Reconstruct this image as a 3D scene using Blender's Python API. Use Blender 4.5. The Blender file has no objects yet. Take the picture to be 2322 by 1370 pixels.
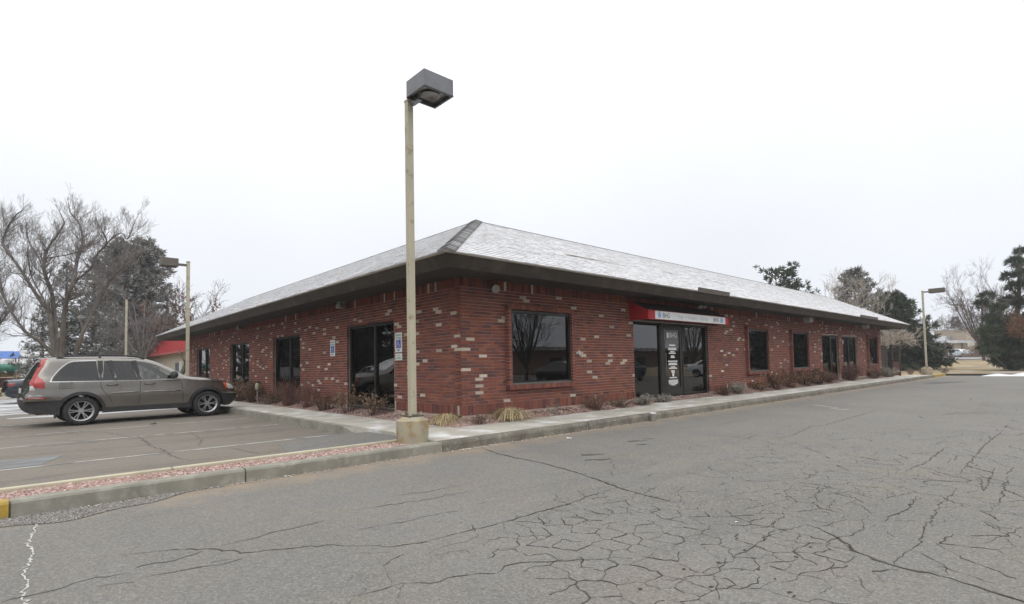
import bpy, bmesh, math, random
import numpy as np
from mathutils import Vector, Matrix
from mathutils.geometry import delaunay_2d_cdt, tessellate_polygon

SC = bpy.context.scene
COL = SC.collection
PI = math.pi
PW, PH = 2322.0, 1370.0

# ------------------------------------------------------------------ camera
CAM = np.array([-6.4016, -8.4247, 0.9756])
YAW, PITCH, ROLL, FPX, SHY = math.radians(47.3915), math.radians(2.661), math.radians(-1.1616), 1205.2, 87.64
_fw = np.array([math.cos(YAW)*math.cos(PITCH), math.sin(YAW)*math.cos(PITCH), math.sin(PITCH)])
_rt = np.array([math.sin(YAW), -math.cos(YAW), 0.0])
_up = np.cross(_rt, _fw)
_R = math.cos(ROLL)*_rt + math.sin(ROLL)*_up
_U = -math.sin(ROLL)*_rt + math.cos(ROLL)*_up
cam_data = bpy.data.cameras.new('camera')
cam = bpy.data.objects.new('camera', cam_data)
COL.objects.link(cam)
m = Matrix.Identity(4)
for i in range(3):
    m[i][0], m[i][1], m[i][2], m[i][3] = _R[i], _U[i], -_fw[i], CAM[i]
cam.matrix_world = m
cam_data.sensor_fit = 'HORIZONTAL'
cam_data.sensor_width = 36.0
cam_data.lens = FPX*36.0/PW
cam_data.shift_y = SHY/PW
cam_data.clip_start, cam_data.clip_end = 0.05, 3000
SC.camera = cam

# ------------------------------------------------------------------ sky, sun, exposure
SUN_EL, SUN_AZ = math.radians(42), math.radians(235)      # azimuth: direction the light comes from
world = bpy.data.worlds.new('World')
SC.world = world
world.use_nodes = True
wn, wl = world.node_tree.nodes, world.node_tree.links
bg = wn['Background']
sky = wn.new('ShaderNodeTexSky')
sky.sky_type = 'NISHITA'
sky.sun_disc = False
sky.sun_elevation = SUN_EL
sky.sun_rotation = math.radians(90) - SUN_AZ
sky.air_density, sky.dust_density, sky.ozone_density = 1.0, 6.0, 1.0
tc = wn.new('ShaderNodeTexCoord')
sep = wn.new('ShaderNodeSeparateXYZ')
wl.new(tc.outputs['Generated'], sep.inputs[0])
ramp = wn.new('ShaderNodeValToRGB')                        # overcast: brighter overhead than at the horizon
ramp.color_ramp.elements[0].position, ramp.color_ramp.elements[0].color = 0.0, (8.75, 9.1, 9.8, 1)
ramp.color_ramp.elements[1].position, ramp.color_ramp.elements[1].color = 1.0, (22.0, 22.1, 22.3, 1)
e = ramp.color_ramp.elements.new(0.22); e.color = (9.3, 9.55, 10.0, 1)
e = ramp.color_ramp.elements.new(0.42); e.color = (10.6, 10.75, 10.95, 1)
wl.new(sep.outputs['Z'], ramp.inputs[0])
nz = wn.new('ShaderNodeTexNoise'); nz.inputs['Scale'].default_value = 1.6; nz.inputs['Detail'].default_value = 3
wl.new(tc.outputs['Generated'], nz.inputs['Vector'])
mr = wn.new('ShaderNodeMapRange'); mr.inputs['From Min'].default_value = 0.3; mr.inputs['From Max'].default_value = 0.7; mr.inputs['To Min'].default_value = 0.955; mr.inputs['To Max'].default_value = 1.045
wl.new(nz.outputs['Fac'], mr.inputs['Value'])
mul = wn.new('ShaderNodeVectorMath'); mul.operation = 'SCALE'
wl.new(ramp.outputs['Color'], mul.inputs[0]); wl.new(mr.outputs[0], mul.inputs['Scale'])
mx = wn.new('ShaderNodeMix'); mx.data_type = 'RGBA'; mx.inputs['Factor'].default_value = 0.93
wl.new(sky.outputs['Color'], mx.inputs['A']); wl.new(mul.outputs[0], mx.inputs['B'])
wl.new(mx.outputs['Result'], bg.inputs['Color'])
bg.inputs['Strength'].default_value = 0.105
sun_d = bpy.data.lights.new('sun', 'SUN')
sun_d.energy, sun_d.angle, sun_d.color = 0.7, math.radians(50), (1.0, 0.97, 0.93)
sun = bpy.data.objects.new('sun', sun_d)
COL.objects.link(sun)
_sd = Vector((math.cos(SUN_EL)*math.cos(SUN_AZ), math.cos(SUN_EL)*math.sin(SUN_AZ), math.sin(SUN_EL)))
sun.rotation_euler = _sd.to_track_quat('Z', 'Y').to_euler()
sun.location = (0, 0, 30)
SC.view_settings.view_transform = 'Standard'
SC.view_settings.look = 'None'
SC.view_settings.exposure = 0.0
SC.view_settings.gamma = 1.0
SC.view_settings.use_curve_mapping = False
SC.cycles.max_bounces = 6
SC.cycles.transparent_max_bounces = 12
SC.cycles.caustics_reflective = False
SC.cycles.caustics_refractive = False
SC.cycles.use_denoising = True

# ------------------------------------------------------------------ measuring helpers
def at(px, py, z):
    'ground point of height z seen at photo position px, py'
    d = _fw + _R*(px-PW/2)/FPX + _U*(PH/2+SHY-py)/FPX
    return CAM + d*((z-CAM[2])/d[2])
def along(px, depth, z=None, py=None):
    'point at the given depth in the direction of photo column px'
    d = _fw + _R*(px-PW/2)/FPX + _U*((PH/2+SHY-(py if py is not None else 830))/FPX)
    p = CAM + d*depth
    if z is not None: p[2] = z
    return p
# ------------------------------------------------------------------ mesh helpers
class MB:
    def __init__(s): s.v = []; s.f = []; s.a = []; s.m = []
    def quad(s, pts, a=0.5, mi=0):
        b = len(s.v); s.v += [tuple(p) for p in pts]; s.a += [a]*len(pts)
        s.f.append(tuple(range(b, b+len(pts)))); s.m.append(mi)
    def box(s, x0, x1, y0, y1, z0, z1, a=0.5, mi=0, M=None):
        b = len(s.v)
        c = [(x0,y0,z0),(x1,y0,z0),(x1,y1,z0),(x0,y1,z0),(x0,y0,z1),(x1,y0,z1),(x1,y1,z1),(x0,y1,z1)]
        if M is not None: c = [tuple(M @ Vector(q)) for q in c]
        s.v += c; s.a += [a]*8
        for f in ((0,3,2,1),(4,5,6,7),(0,1,5,4),(1,2,6,5),(2,3,7,6),(3,0,4,7)):
            s.f.append(tuple(b+i for i in f)); s.m.append(mi)
    def prism(s, poly, fn0, fn1, a=0.5, mi=0):
        'polygon extruded between two maps of its 2D points'
        n = len(poly); b = len(s.v)
        s.v += [tuple(fn0(*p)) for p in poly] + [tuple(fn1(*p)) for p in poly]; s.a += [a]*(2*n)
        s.f.append(tuple(range(b+n-1, b-1, -1))); s.f.append(tuple(range(b+n, b+2*n))); s.m += [mi, mi]
        for i in range(n):
            j = (i+1) % n
            s.f.append((b+i, b+j, b+n+j, b+n+i)); s.m.append(mi)
    def tube(s, pts, rad, n=6, a=0.5, cap=True, mi=0):
        pts = [np.asarray(p, float) for p in pts]
        if not hasattr(rad, '__len__'): rad = [rad]*len(pts)
        b = len(s.v); k = len(pts)
        t0 = pts[1]-pts[0]
        ref = np.array([0, 0, 1.0]) if abs(t0[2]) < 0.9*np.linalg.norm(t0) else np.array([1.0, 0, 0])
        for i in range(k):
            t = pts[min(i+1, k-1)]-pts[max(i-1, 0)]
            l = math.sqrt(t@t) or 1.0; t = t/l
            u = np.cross(t, ref); u /= (math.sqrt(u@u) or 1.0); w = np.cross(t, u); ref = -np.cross(t, u) if False else ref
            for j in range(n):
                c, sn = math.cos(2*PI*j/n), math.sin(2*PI*j/n)
                q = pts[i] + (u*c + w*sn)*rad[i]
                s.v.append((q[0], q[1], q[2]))
        s.a += [a]*(k*n)
        for i in range(k-1):
            for j in range(n):
                j2 = (j+1) % n
                s.f.append((b+i*n+j, b+i*n+j2, b+(i+1)*n+j2, b+(i+1)*n+j)); s.m.append(mi)
        if cap and n > 3:
            s.f.append(tuple(b+j for j in range(n-1, -1, -1))); s.f.append(tuple(b+(k-1)*n+j for j in range(n))); s.m += [mi, mi]
    def lathe(s, prof, n=20, c=(0,0,0), axis='z', a=0.5, mi=0):
        b = len(s.v); k = len(prof)
        for r, h in prof:
            for j in range(n):
                x, y = r*math.cos(2*PI*j/n), r*math.sin(2*PI*j/n)
                q = (x, y, h) if axis == 'z' else ((h, x, y) if axis == 'x' else (x, h, y))
                s.v.append((q[0]+c[0], q[1]+c[1], q[2]+c[2]))
        s.a += [a]*(k*n)
        for i in range(k-1):
            for j in range(n):
                j2 = (j+1) % n
                s.f.append((b+i*n+j, b+i*n+j2, b+(i+1)*n+j2, b+(i+1)*n+j)); s.m.append(mi)
    def mesh(s, name, mats, smooth=False):
        me = bpy.data.meshes.new(name)
        me.from_pydata(s.v, [], s.f)
        at_ = me.attributes.new('rnd', 'FLOAT', 'POINT')
        at_.data.foreach_set('value', np.asarray(s.a, np.float32))
        if not isinstance(mats, (list, tuple)): mats = [mats]
        for q in mats: me.materials.append(q)
        if len(mats) > 1: me.polygons.foreach_set('material_index', np.asarray(s.m, np.int32))
        if smooth: me.polygons.foreach_set('use_smooth', np.ones(len(s.f), bool))
        me.update()
        return me
    def obj(s, name, mats, parent=None, smooth=False, bevel=0.0, **props):
        o = bpy.data.objects.new(name, s.mesh(name, mats, smooth))
        COL.objects.link(o)
        if parent is not None: o.parent = parent
        if bevel:
            md = o.modifiers.new('bevel', 'BEVEL'); md.width = bevel; md.segments = 2; md.limit_method = 'ANGLE'
        for k, q in props.items(): o[k] = q
        return o
def empty(name, loc, label=None, cat=None, group=None, rz=0.0, kind=None):
    o = bpy.data.objects.new(name, None); COL.objects.link(o)
    o.location = tuple(loc); o.rotation_euler = (0, 0, rz); o.empty_display_size = 0.2
    return tag(o, label, cat, group, kind)
def tag(o, label=None, cat=None, group=None, kind=None):
    if label: o['label'] = label
    if cat: o['category'] = cat
    if group: o['group'] = group
    if kind: o['kind'] = kind
    return o
def kids(o): return [c for c in bpy.data.objects if c.parent == o]
def copy_tree(o, parent=None, _map=None):
    if _map is None:
        _map = {}
        for c in bpy.data.objects:
            if c.parent: _map.setdefault(c.parent, []).append(c)
    c = o.copy(); COL.objects.link(c)
    if parent is not None: c.parent = parent
    for k in _map.get(o, []): copy_tree(k, c, _map)
    return c
def inst(name, me, parent, loc=(0,0,0), rot=(0,0,0), **props):
    o = bpy.data.objects.new(name, me); COL.objects.link(o)
    if parent is not None: o.parent = parent
    o.location = loc; o.rotation_euler = rot
    for k, q in props.items(): o[k] = q
    return o
def text_mesh(txt, size, mat, depth=0.002, name='lettering'):
    cu = bpy.data.curves.new(name, 'FONT'); cu.body = txt; cu.size = size; cu.extrude = depth
    cu.align_x = 'CENTER'; cu.align_y = 'CENTER'; cu.resolution_u = 3
    o = bpy.data.objects.new(name, cu); COL.objects.link(o)
    dg = bpy.context.evaluated_depsgraph_get()
    me = bpy.data.meshes.new_from_object(o.evaluated_get(dg))
    bpy.data.objects.remove(o); bpy.data.curves.remove(cu)
    me.name = name
    me.materials.clear(); me.materials.append(mat)
    return me
def smoothstep(a, b, x):
    t = min(1, max(0, (x-a)/(b-a))); return t*t*(3-2*t)

# ------------------------------------------------------------------ materials
def new_mat(name):
    q = bpy.data.materials.new(name); q.use_nodes = True
    return q, q.node_tree.nodes, q.node_tree.links, q.node_tree.nodes['Principled BSDF']
def mixc(n, l, fac, a, b, mode='MIX'):
    q = n.new('ShaderNodeMix'); q.data_type = 'RGBA'; q.blend_type = mode
    if isinstance(fac, (int, float)): q.inputs['Factor'].default_value = fac
    else: l.new(fac, q.inputs['Factor'])
    for s, v in (('A', a), ('B', b)):
        if isinstance(v, tuple): q.inputs[s].default_value = (v[0], v[1], v[2], 1)
        else: l.new(v, q.inputs[s])
    return q.outputs['Result']
def noise(n, l, scale, detail=4, rough=0.55, stretch=None, src='Object', rot=None, w=None):
    tc = n.new('ShaderNodeTexCoord'); q = n.new('ShaderNodeTexNoise')
    q.inputs['Scale'].default_value = scale; q.inputs['Detail'].default_value = detail; q.inputs['Roughness'].default_value = rough
    o = tc.outputs[src]
    if stretch or rot:
        mp = n.new('ShaderNodeMapping')
        if stretch: mp.inputs['Scale'].default_value = stretch
        if rot: mp.inputs['Rotation'].default_value = rot
        l.new(o, mp.inputs['Vector']); o = mp.outputs[0]
    l.new(o, q.inputs['Vector'])
    return q.outputs['Fac']
def band(n, l, v, a, b):
    q = n.new('ShaderNodeMapRange'); q.inputs['From Min'].default_value = a; q.inputs['From Max'].default_value = b
    q.clamp = True; l.new(v, q.inputs['Value']); return q.outputs[0]
def math_(n, l, op, a, b=None):
    q = n.new('ShaderNodeMath'); q.operation = op
    for i, v in enumerate((a, b)):
        if v is None: continue
        if isinstance(v, (int, float)): q.inputs[i].default_value = v
        else: l.new(v, q.inputs[i])
    return q.outputs[0]
def bump(n, l, b, h, strength, dist=0.01):
    q = n.new('ShaderNodeBump'); q.inputs['Strength'].default_value = strength; q.inputs['Distance'].default_value = dist
    l.new(h, q.inputs['Height']); l.new(q.outputs[0], b.inputs['Normal'])
def mat(name, c1, c2=None, rough=0.8, scale=6, metal=0.0, spec=0.5, bmp=0.0, bscale=40, bdist=0.01, lo=0.35, hi=0.65, stretch=None, coat=0.0, src='Object', detail=5, c3=None, scale3=40, lo3=.5, hi3=.7):
    q, n, l, b = new_mat(name)
    b.inputs['Roughness'].default_value = rough; b.inputs['Metallic'].default_value = metal
    b.inputs['Specular IOR Level'].default_value = spec; b.inputs['Coat Weight'].default_value = coat
    if c2 is None: b.inputs['Base Color'].default_value = (*c1, 1)
    else:
        f = band(n, l, noise(n, l, scale, detail, stretch=stretch, src=src), lo, hi)
        c = mixc(n, l, f, c1, c2)
        if c3: c = mixc(n, l, band(n, l, noise(n, l, scale3, 3, src=src), lo3, hi3), c, c3)
        l.new(c, b.inputs['Base Color'])
    if bmp: bump(n, l, b, noise(n, l, bscale, 4, src=src), bmp, bdist)
    return q
def mat_rnd(name, cols, rough=0.9, spec=0.3, objinfo=False, grain=0.25, gscale=60, bmp=0.0, snow=None, trans=0.0):
    'colour picked per piece: from the rnd attribute, or per object'
    q, n, l, b = new_mat(name)
    b.inputs['Roughness'].default_value = rough; b.inputs['Specular IOR Level'].default_value = spec
    if objinfo: v = n.new('ShaderNodeObjectInfo').outputs['Random']
    else:
        a = n.new('ShaderNodeAttribute'); a.attribute_name = 'rnd'; v = a.outputs['Fac']
    r = n.new('ShaderNodeValToRGB'); el = r.color_ramp.elements
    while len(el) < len(cols): el.new(0.5)
    for i, c in enumerate(cols):
        el[i].position = i/(len(cols)-1); el[i].color = (*c, 1)
    l.new(v, r.inputs[0]); c = r.outputs['Color']
    if grain:
        f = noise(n, l, gscale, 4)
        g = n.new('ShaderNodeMapRange'); g.inputs['To Min'].default_value = 1-grain; g.inputs['To Max'].default_value = 1+grain
        g.inputs['From Min'].default_value = .3; g.inputs['From Max'].default_value = .7
        l.new(f, g.inputs['Value'])
        s = n.new('ShaderNodeVectorMath'); s.operation = 'SCALE'; l.new(c, s.inputs[0]); l.new(g.outputs[0], s.inputs['Scale']); c = s.outputs[0]
    if snow:
        c = mixc(n, l, math_(n, l, 'GREATER_THAN', v, 1.5), c, snow)
    l.new(c, b.inputs['Base Color'])
    if bmp: bump(n, l, b, noise(n, l, 120, 3), bmp, 0.004)
    return q
def glass_mat(name, tint, ior=1.6, rough=0.0, refl=(1,1,1)):
    q, n, l, b = new_mat(name)
    out = n['Material Output']; n.remove(b)
    tr = n.new('ShaderNodeBsdfTransparent'); tr.inputs[0].default_value = (*tint, 1)
    gl = n.new('ShaderNodeBsdfGlossy'); gl.inputs['Roughness'].default_value = rough; gl.inputs[0].default_value = (*refl, 1)
    fr = n.new('ShaderNodeFresnel'); fr.inputs['IOR'].default_value = ior
    ms = n.new('ShaderNodeMixShader')
    l.new(fr.outputs[0], ms.inputs[0]); l.new(tr.outputs[0], ms.inputs[1]); l.new(gl.outputs[0], ms.inputs[2])
    l.new(ms.outputs[0], out.inputs['Surface'])
    return q
# ================================================================== materials of the place
ZD, ZL, ZS = -0.29, -0.305, -0.14          # drive, parking lot, pavement
rng = np.random.default_rng(7)
random.seed(7)

def asphalt(name, base, dirt_y=None, tan=0.5, streak=False):
    q, n, l, b = new_mat(name)
    b.inputs['Roughness'].default_value = 0.88; b.inputs['Specular IOR Level'].default_value = 0.35
    k = lambda f: tuple(c*f for c in base)
    c = mixc(n, l, band(n, l, noise(n, l, 0.35, 4), .35, .65), k(.92), k(1.12))
    c = mixc(n, l, band(n, l, noise(n, l, 1.7, 6, .65), .45, .75), c, (base[0]*1.18, base[1]*1.10, base[2]*.98))
    c = mixc(n, l, band(n, l, noise(n, l, 0.8, 5, .6, stretch=(.25, 1.6, 1)), .60, .80), c, k(.74))
    if streak:
        c = mixc(n, l, band(n, l, noise(n, l, .8, 7, .72, stretch=(.3, 1.5, 1)), .50, .64), c, k(.55))
        c = mixc(n, l, band(n, l, noise(n, l, 0.9, 6, .7, stretch=(.3, 1.5, 1)), .56, .75), c, (base[0]*1.22, base[1]*1.12, base[2]*.98))
    # stone grains
    tcn = n.new('ShaderNodeTexCoord')
    vo = n.new('ShaderNodeTexVoronoi'); vo.inputs['Scale'].default_value = 85; l.new(tcn.outputs['Object'], vo.inputs['Vector'])
    sv = n.new('ShaderNodeSeparateColor'); l.new(vo.outputs['Color'], sv.inputs[0])
    c = mixc(n, l, math_(n, l, 'MULTIPLY', band(n, l, sv.outputs[0], .55, 1.0), .55), c, k(1.75))
    c = mixc(n, l, math_(n, l, 'MULTIPLY', band(n, l, sv.outputs[1], .60, 1.0), .55), c, k(.55))
    v2 = n.new('ShaderNodeTexVoronoi'); v2.inputs['Scale'].default_value = 24; l.new(tcn.outputs['Object'], v2.inputs['Vector'])
    s2 = n.new('ShaderNodeSeparateColor'); l.new(v2.outputs['Color'], s2.inputs[0])
    c = mixc(n, l, math_(n, l, 'MULTIPLY', math_(n, l, 'GREATER_THAN', s2.outputs[0], .95), band(n, l, v2.outputs['Distance'], .012, .006)), c, (.45, .44, .42))
    if dirt_y is not None:                # sand washed along the kerb
        sp = n.new('ShaderNodeSeparateXYZ'); l.new(tcn.outputs['Object'], sp.inputs[0])
        dd = band(n, l, sp.outputs['Y'], dirt_y-1.15, dirt_y)
        nn = band(n, l, noise(n, l, 2.2, 6, .7), .3, .7)
        f = band(n, l, math_(n, l, 'ADD', dd, math_(n, l, 'MULTIPLY', nn, .55)), .75, 1.35)
        c = mixc(n, l, math_(n, l, 'MULTIPLY', f, tan), c, (.30, .235, .165))
    l.new(c, b.inputs['Base Color'])
    h = math_(n, l, 'ADD', vo.outputs['Distance'], math_(n, l, 'MULTIPLY', noise(n, l, 30, 4), .6))
    bump(n, l, b, h, .45, .006)
    return q
m_drive = asphalt('asphalt_drive', (.160, .154, .143), -1.85, .75)
m_lot = asphalt('asphalt_lot', (.128, .125, .118), -1.0, .3, streak=True)
m_conc = mat('concrete', (.48, .455, .395), (.385, .365, .315), .9, 1.3, bmp=.25, bscale=60, bdist=.004, c3=(.68, .68, .68), scale3=2.0, lo3=.50, hi3=.70, stretch=None)
m_kerb = mat('kerb_concrete', (.27, .26, .215), (.19, .18, .15), .92, 2.2, bmp=.4, bscale=35, bdist=.006, c3=(.30, .29, .25), scale3=9, lo3=.5, hi3=.7, stretch=(1, 1, .35))
m_kerb_old = mat('kerb_stained', (.20, .185, .145), (.115, .105, .085), .92, 3.5, bmp=.7, bscale=30, bdist=.012, c3=(.30, .285, .25), scale3=22, lo3=.58, hi3=.74)
m_cream = mat('cream_kerb', (.50, .455, .34), (.38, .345, .26), .9, 3, bmp=.3, bscale=40)
m_yellow = mat('yellow_paint', (.42, .27, .035), (.30, .21, .06), .8, 8, bmp=.3, bscale=40, c3=(.25, .24, .2), scale3=14, lo3=.6, hi3=.68)
m_black_kerb = mat('tar_kerb', (.03, .028, .026), (.06, .055, .05), .9, 6)
m_snow = mat('snow', (.74, .76, .80), (.56, .58, .61), .75, 2.5, bmp=.5, bscale=9, bdist=.05, c3=(.42, .42, .42), scale3=6, lo3=.62, hi3=.75)
m_slush = mat('thin_snow', (.50, .51, .53), (.20, .192, .178), .85, .9, stretch=(.55, 1.2, 1), lo=.40, hi=.62, detail=8)
m_grass_far = mat('dry_field_grass', (.36, .28, .165), (.26, .205, .125), 1, .35, bmp=.6, bscale=6, bdist=.1, c3=(.52, .50, .46), scale3=.22, lo3=.55, hi3=.68, stretch=(1, 1, 1))
m_soil = mat('bed_soil', (.20, .125, .10), (.13, .09, .07), 1, 14, bmp=.8, bscale=60, bdist=.02)
m_gravel = mat_rnd('pink_gravel', [(.30, .165, .14), (.40, .25, .215), (.27, .18, .16), (.47, .36, .32), (.20, .13, .115), (.40, .30, .26), (.56, .48, .44)], .95, grain=.15)
m_crack = mat('crack_filler', (.048, .044, .038), (.088, .081, .069), 1, 9, spec=.1)
m_seam = mat('faint_seam', (.105, .10, .092), (.145, .14, .13), 1, 6, spec=.1)
m_crack_w = mat('white_crack_filler', (.50, .49, .46), (.36, .35, .32), 1, 20, spec=.1)
m_stain = mat('oil_stain', (.055, .052, .048), (.075, .07, .064), .7, 10)
m_paint_w = mat('worn_white_paint', (.40, .39, .36), (.15, .147, .138), .9, 3.5, lo=.44, hi=.62, detail=9)
m_paint_b = mat('worn_blue_paint', (.205, .225, .24), (.14, .138, .13), .9, 5, lo=.35, hi=.6, stretch=(.4, 2, 1))
m_patch = mat_rnd('loose_chippings', [(.09, .085, .08), (.20, .19, .175), (.30, .28, .26), (.15, .14, .13), (.40, .38, .36)], .95, grain=.1)
m_patch_b = asphalt('worn_asphalt', (.150, .147, .139))

# ================================================================== ground
def ground_z(x, y):
    d = (x-36)*0.94 + (y+2)*0.10
    r = smoothstep(0, 55, d)*1.05
    return -0.39 + r
mb = MB()
xs = np.concatenate([np.linspace(-900, -60, 12), np.linspace(-50, 30, 9), np.linspace(36, 110, 26), np.linspace(130, 900, 12)])
ys = np.concatenate([np.linspace(-900, -70, 12), np.linspace(-60, 70, 40), np.linspace(90, 900, 12)])
for x in xs:
    for y in ys: mb.v.append((x, y, ground_z(x, y))); mb.a.append(.5)
ny = len(ys)
for i in range(len(xs)-1):
    for j in range(ny-1):
        mb.f.append((i*ny+j, (i+1)*ny+j, (i+1)*ny+j+1, i*ny+j+1)); mb.m.append(0)
mb.obj('ground', m_grass_far, smooth=True, kind='structure')

def sheet(name, pts, mt, z, **kw):
    mb = MB(); mb.quad([(p[0], p[1], z) for p in pts]); return mb.obj(name, mt, **kw)
sheet('drive', [(-60, -60), (37.6, -60), (37.6, -14), (38.9, -2.2), (38.9, -1.70), (35.2, -1.70), (-60, -1.70)], m_drive, ZD, kind='structure')
sheet('parking_lot', [(-60, -1.06), (-1.80, -1.06), (-1.80, 33), (-60, 33)], m_lot, ZL, kind='structure')

# ---- island kerb: segments with joints
kerb = empty('island_kerb', (0, 0, 0), kind='structure')
joints = [-60, -30, -14, -9.4, -6.47, -4.52, -1.80]
for a, b in zip(joints[:-1], joints[1:]):
    mb = MB()
    L = b-a; n = max(2, int(L/.35))
    prof = [(-1.86, ZD-.1), (-1.86, ZS-.025), (-1.845, ZS-.004), (-1.82, ZS), (-1.70, ZS), (-1.70, ZD-.1)]
    for i in range(n):
        x0, x1 = a+.008+(L-.016)*i/n, a+.008+(L-.016)*(i+1)/n
        for k in range(len(prof)-1):
            w = lambda x, kk: (x, prof[kk][0]+.006*math.sin(x*2.1), prof[kk][1])
            mb.quad([w(x0, k), w(x1, k), w(x1, k+1), w(x0, k+1)])
    mb.quad([(b-.008, y, z) for y, z in prof]); mb.quad([(a+.008, y, z) for y, z in prof][::-1])
    o = mb.obj('kerb_segment', m_yellow if b == -6.47 else m_kerb, kerb)
    if b == -6.47: o['label'] = 'kerb segment painted yellow'
mb = MB(); mb.box(-60, -1.8, -1.84, -1.71, ZD-.1, ZS-.03); mb.obj('kerb_core', m_kerb_old, kerb)
# ---- thin cream inner kerb of the island
mb = MB()
for i in range(30):
    a = -60+i*2.0 if i < 23 else None
x = -1.95
ik = empty('inner_kerb', (0, 0, 0), kind='structure')
segs = [-60, -40, -24, -15, -11, -7.9, -5.1, -2.05]
for a, b in zip(segs[:-1], segs[1:]):
    mb = MB(); mb.box(a+.006, b-.006, -1.13, -1.05, ZL-.08, ZS+.005); mb.obj('kerb_segment', m_cream, ik, bevel=.012)
# ---- gravel island: soil sheet and stones
sheet('island_bed', [(-60, -1.70), (-1.8, -1.70), (-1.8, -1.13), (-60, -1.13)], m_soil, ZS-.055, kind='structure')
def stones(mb, n, fn, r0, r1, flat=.6):
    base = np.array([(1,0,0),(-1,0,0),(0,1,0),(0,-1,0),(0,0,1),(0,0,-1)], float)
    fc = [(0,2,4),(2,1,4),(1,3,4),(3,0,4),(2,0,5),(1,2,5),(3,1,5),(0,3,5)]
    for i in range(n):
        x, y, z = fn()
        r = rng.uniform(r0, r1); ang = rng.uniform(0, 6.28); c, s = math.cos(ang), math.sin(ang)
        b0 = len(mb.v); a = rng.random(); sc = rng.uniform(.6, 1.3, 3)*(1, 1, flat)*r; tl = rng.uniform(-.5, .5)
        for q in base*sc:
            X = q[0]*c-q[1]*s; Y = q[0]*s+q[1]*c
            mb.v.append((x+X, y+Y, z+q[2]+X*tl)); mb.a.append(a)
        for f in fc: mb.f.append((b0+f[0], b0+f[1], b0+f[2])); mb.m.append(0)
mb = MB()
stones(mb, 15000, lambda: (-1.85-5.6*rng.random()**1.0, rng.uniform(-1.695, -1.14), ZS-.045+rng.uniform(0, .018)), .010, .024)
mb.obj('island_gravel', m_gravel, kind='stuff')

# ---- pavement in front of the long wall: slabs, and its kerb
walk = empty('pavement', (0, 0, 0), kind='structure')
edges = [-1.80]+[0.9+1.52*i for i in range(-1, 23)]+[34.9]
for i, (a, b) in enumerate(zip(edges[:-1], edges[1:])):
    mb = MB(); mb.box(a+.005, b-.005, -1.69, -0.50, ZS-.1, ZS+rng.uniform(-.003, .003)); mb.obj('slab', m_conc, walk)
ek = [-1.80, 1.6, 4.7, 7.75, 10.8, 13.8, 16.9, 19.9, 23, 26, 29, 32, 34.9]
for a, b in zip(ek[:-1], ek[1:]):
    mb = MB(); n = 10
    for i in range(n):
        x0, x1 = a+.006+(b-a-.012)*i/n, a+.006+(b-a-.012)*(i+1)/n
        def pr(x):
            j = .012*math.sin(x*5.3)+.008*math.sin(x*13.1)
            return [(-1.86+j*.4, ZD-.1), (-1.855+j, ZS-.05), (-1.835+j, ZS-.012), (-1.81, ZS+.001), (-1.695, ZS+.001), (-1.695, ZD-.1)]
        p0, p1 = pr(x0), pr(x1)
        for k in range(5): mb.quad([(x0, *p0[k]), (x1, *p1[k]), (x1, *p1[k+1]), (x0, *p0[k+1])])
    mb.quad([(b-.006, y, z) for y, z in pr(b)]); mb.quad([(a+.006, y, z) for y, z in pr(a)][::-1])
    mb.obj('kerb_segment', m_kerb_old, walk)
mb = MB(); mb.box(-1.8, 34.89, -1.82, -.52, ZD-.1, ZS-.055); mb.obj('walk_base', m_kerb_old, walk)
# ---- pavement along the short wall, its kerb running down into a ramp
wl2 = empty('side_pavement', (0, 0, 0), kind='structure')
ey = [-.50, 1.0, 2.5, 4.0, 5.5, 7, 8.5, 10, 11.5, 13, 15, 17, 19, 21, 23, 25, 27]
for a, b in zip(ey[:-1], ey[1:]):
    mb = MB(); mb.box(-1.66, -0.60, a+.005, b-.005, ZS-.1, ZS+rng.uniform(-.003, .003)); mb.obj('slab', m_conc, wl2)
mb = MB(); mb.box(-1.655, -.605, -.495, 26.9, ZL-.1, ZS-.02); mb.obj('walk_base', m_kerb_old, wl2)
ey = [-1.04, .45, 1.75, 3.0, 5.1, 7.2, 9.3, 11.4, 14, 17, 20, 23, 27]
for i, (a, b) in enumerate(zip(ey[:-1], ey[1:])):
    mb = MB()
    def top(y): return ZL+.006 + (ZS-ZL-.006)*smoothstep(.45, 1.75, y)
    n = 6
    for k in range(n):
        y0, y1 = a+.006+(b-a-.012)*k/n, a+.006+(b-a-.012)*(k+1)/n
        t0, t1 = top(y0), top(y1)
        xi = -1.665
        mb.quad([(-1.80, y1, ZL-.1), (-1.80, y0, ZL-.1), (-1.80, y0, t0), (-1.80, y1, t1)])
        zi0, zi1 = (ZS+.001, ZS+.001)
        mb.quad([(-1.80, y1, t1), (-1.80, y0, t0), (xi, y0, max(t0, min(zi0, t0+.05))), (xi, y1, max(t1, min(zi1, t1+.05)))])
    mb.quad([(-1.8, a+.006, ZL-.1), (-1.665, a+.006, ZL-.1), (-1.665, a+.006, top(a)), (-1.8, a+.006, top(a))])
    mb.quad([(-1.8, b-.006, top(b)), (-1.665, b-.006, top(b)), (-1.665, b-.006, ZL-.1), (-1.8, b-.006, ZL-.1)])
    mb.obj('kerb_segment', m_kerb, wl2)
# asphalt ramp fillet up to the corner of the pavement
mb = MB()
pr = [(-3.5, -1.05), (-1.81, -1.05), (-1.81, 1.2), (-3.0, 1.0)]
mb.v += [(-3.6, -1.05, ZL+.004), (-1.80, -1.05, ZS-.012), (-1.80, .4, ZS-.03), (-1.80, 1.7, ZL+.006), (-3.1, 1.3, ZL+.004)]
mb.a += [.5]*5; mb.f.append((0, 1, 2)); mb.f.append((0, 2, 4)); mb.f.append((2, 3, 4)); mb.m += [0]*3
mb.obj('ramp', m_patch_b, kind='structure')
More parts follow.
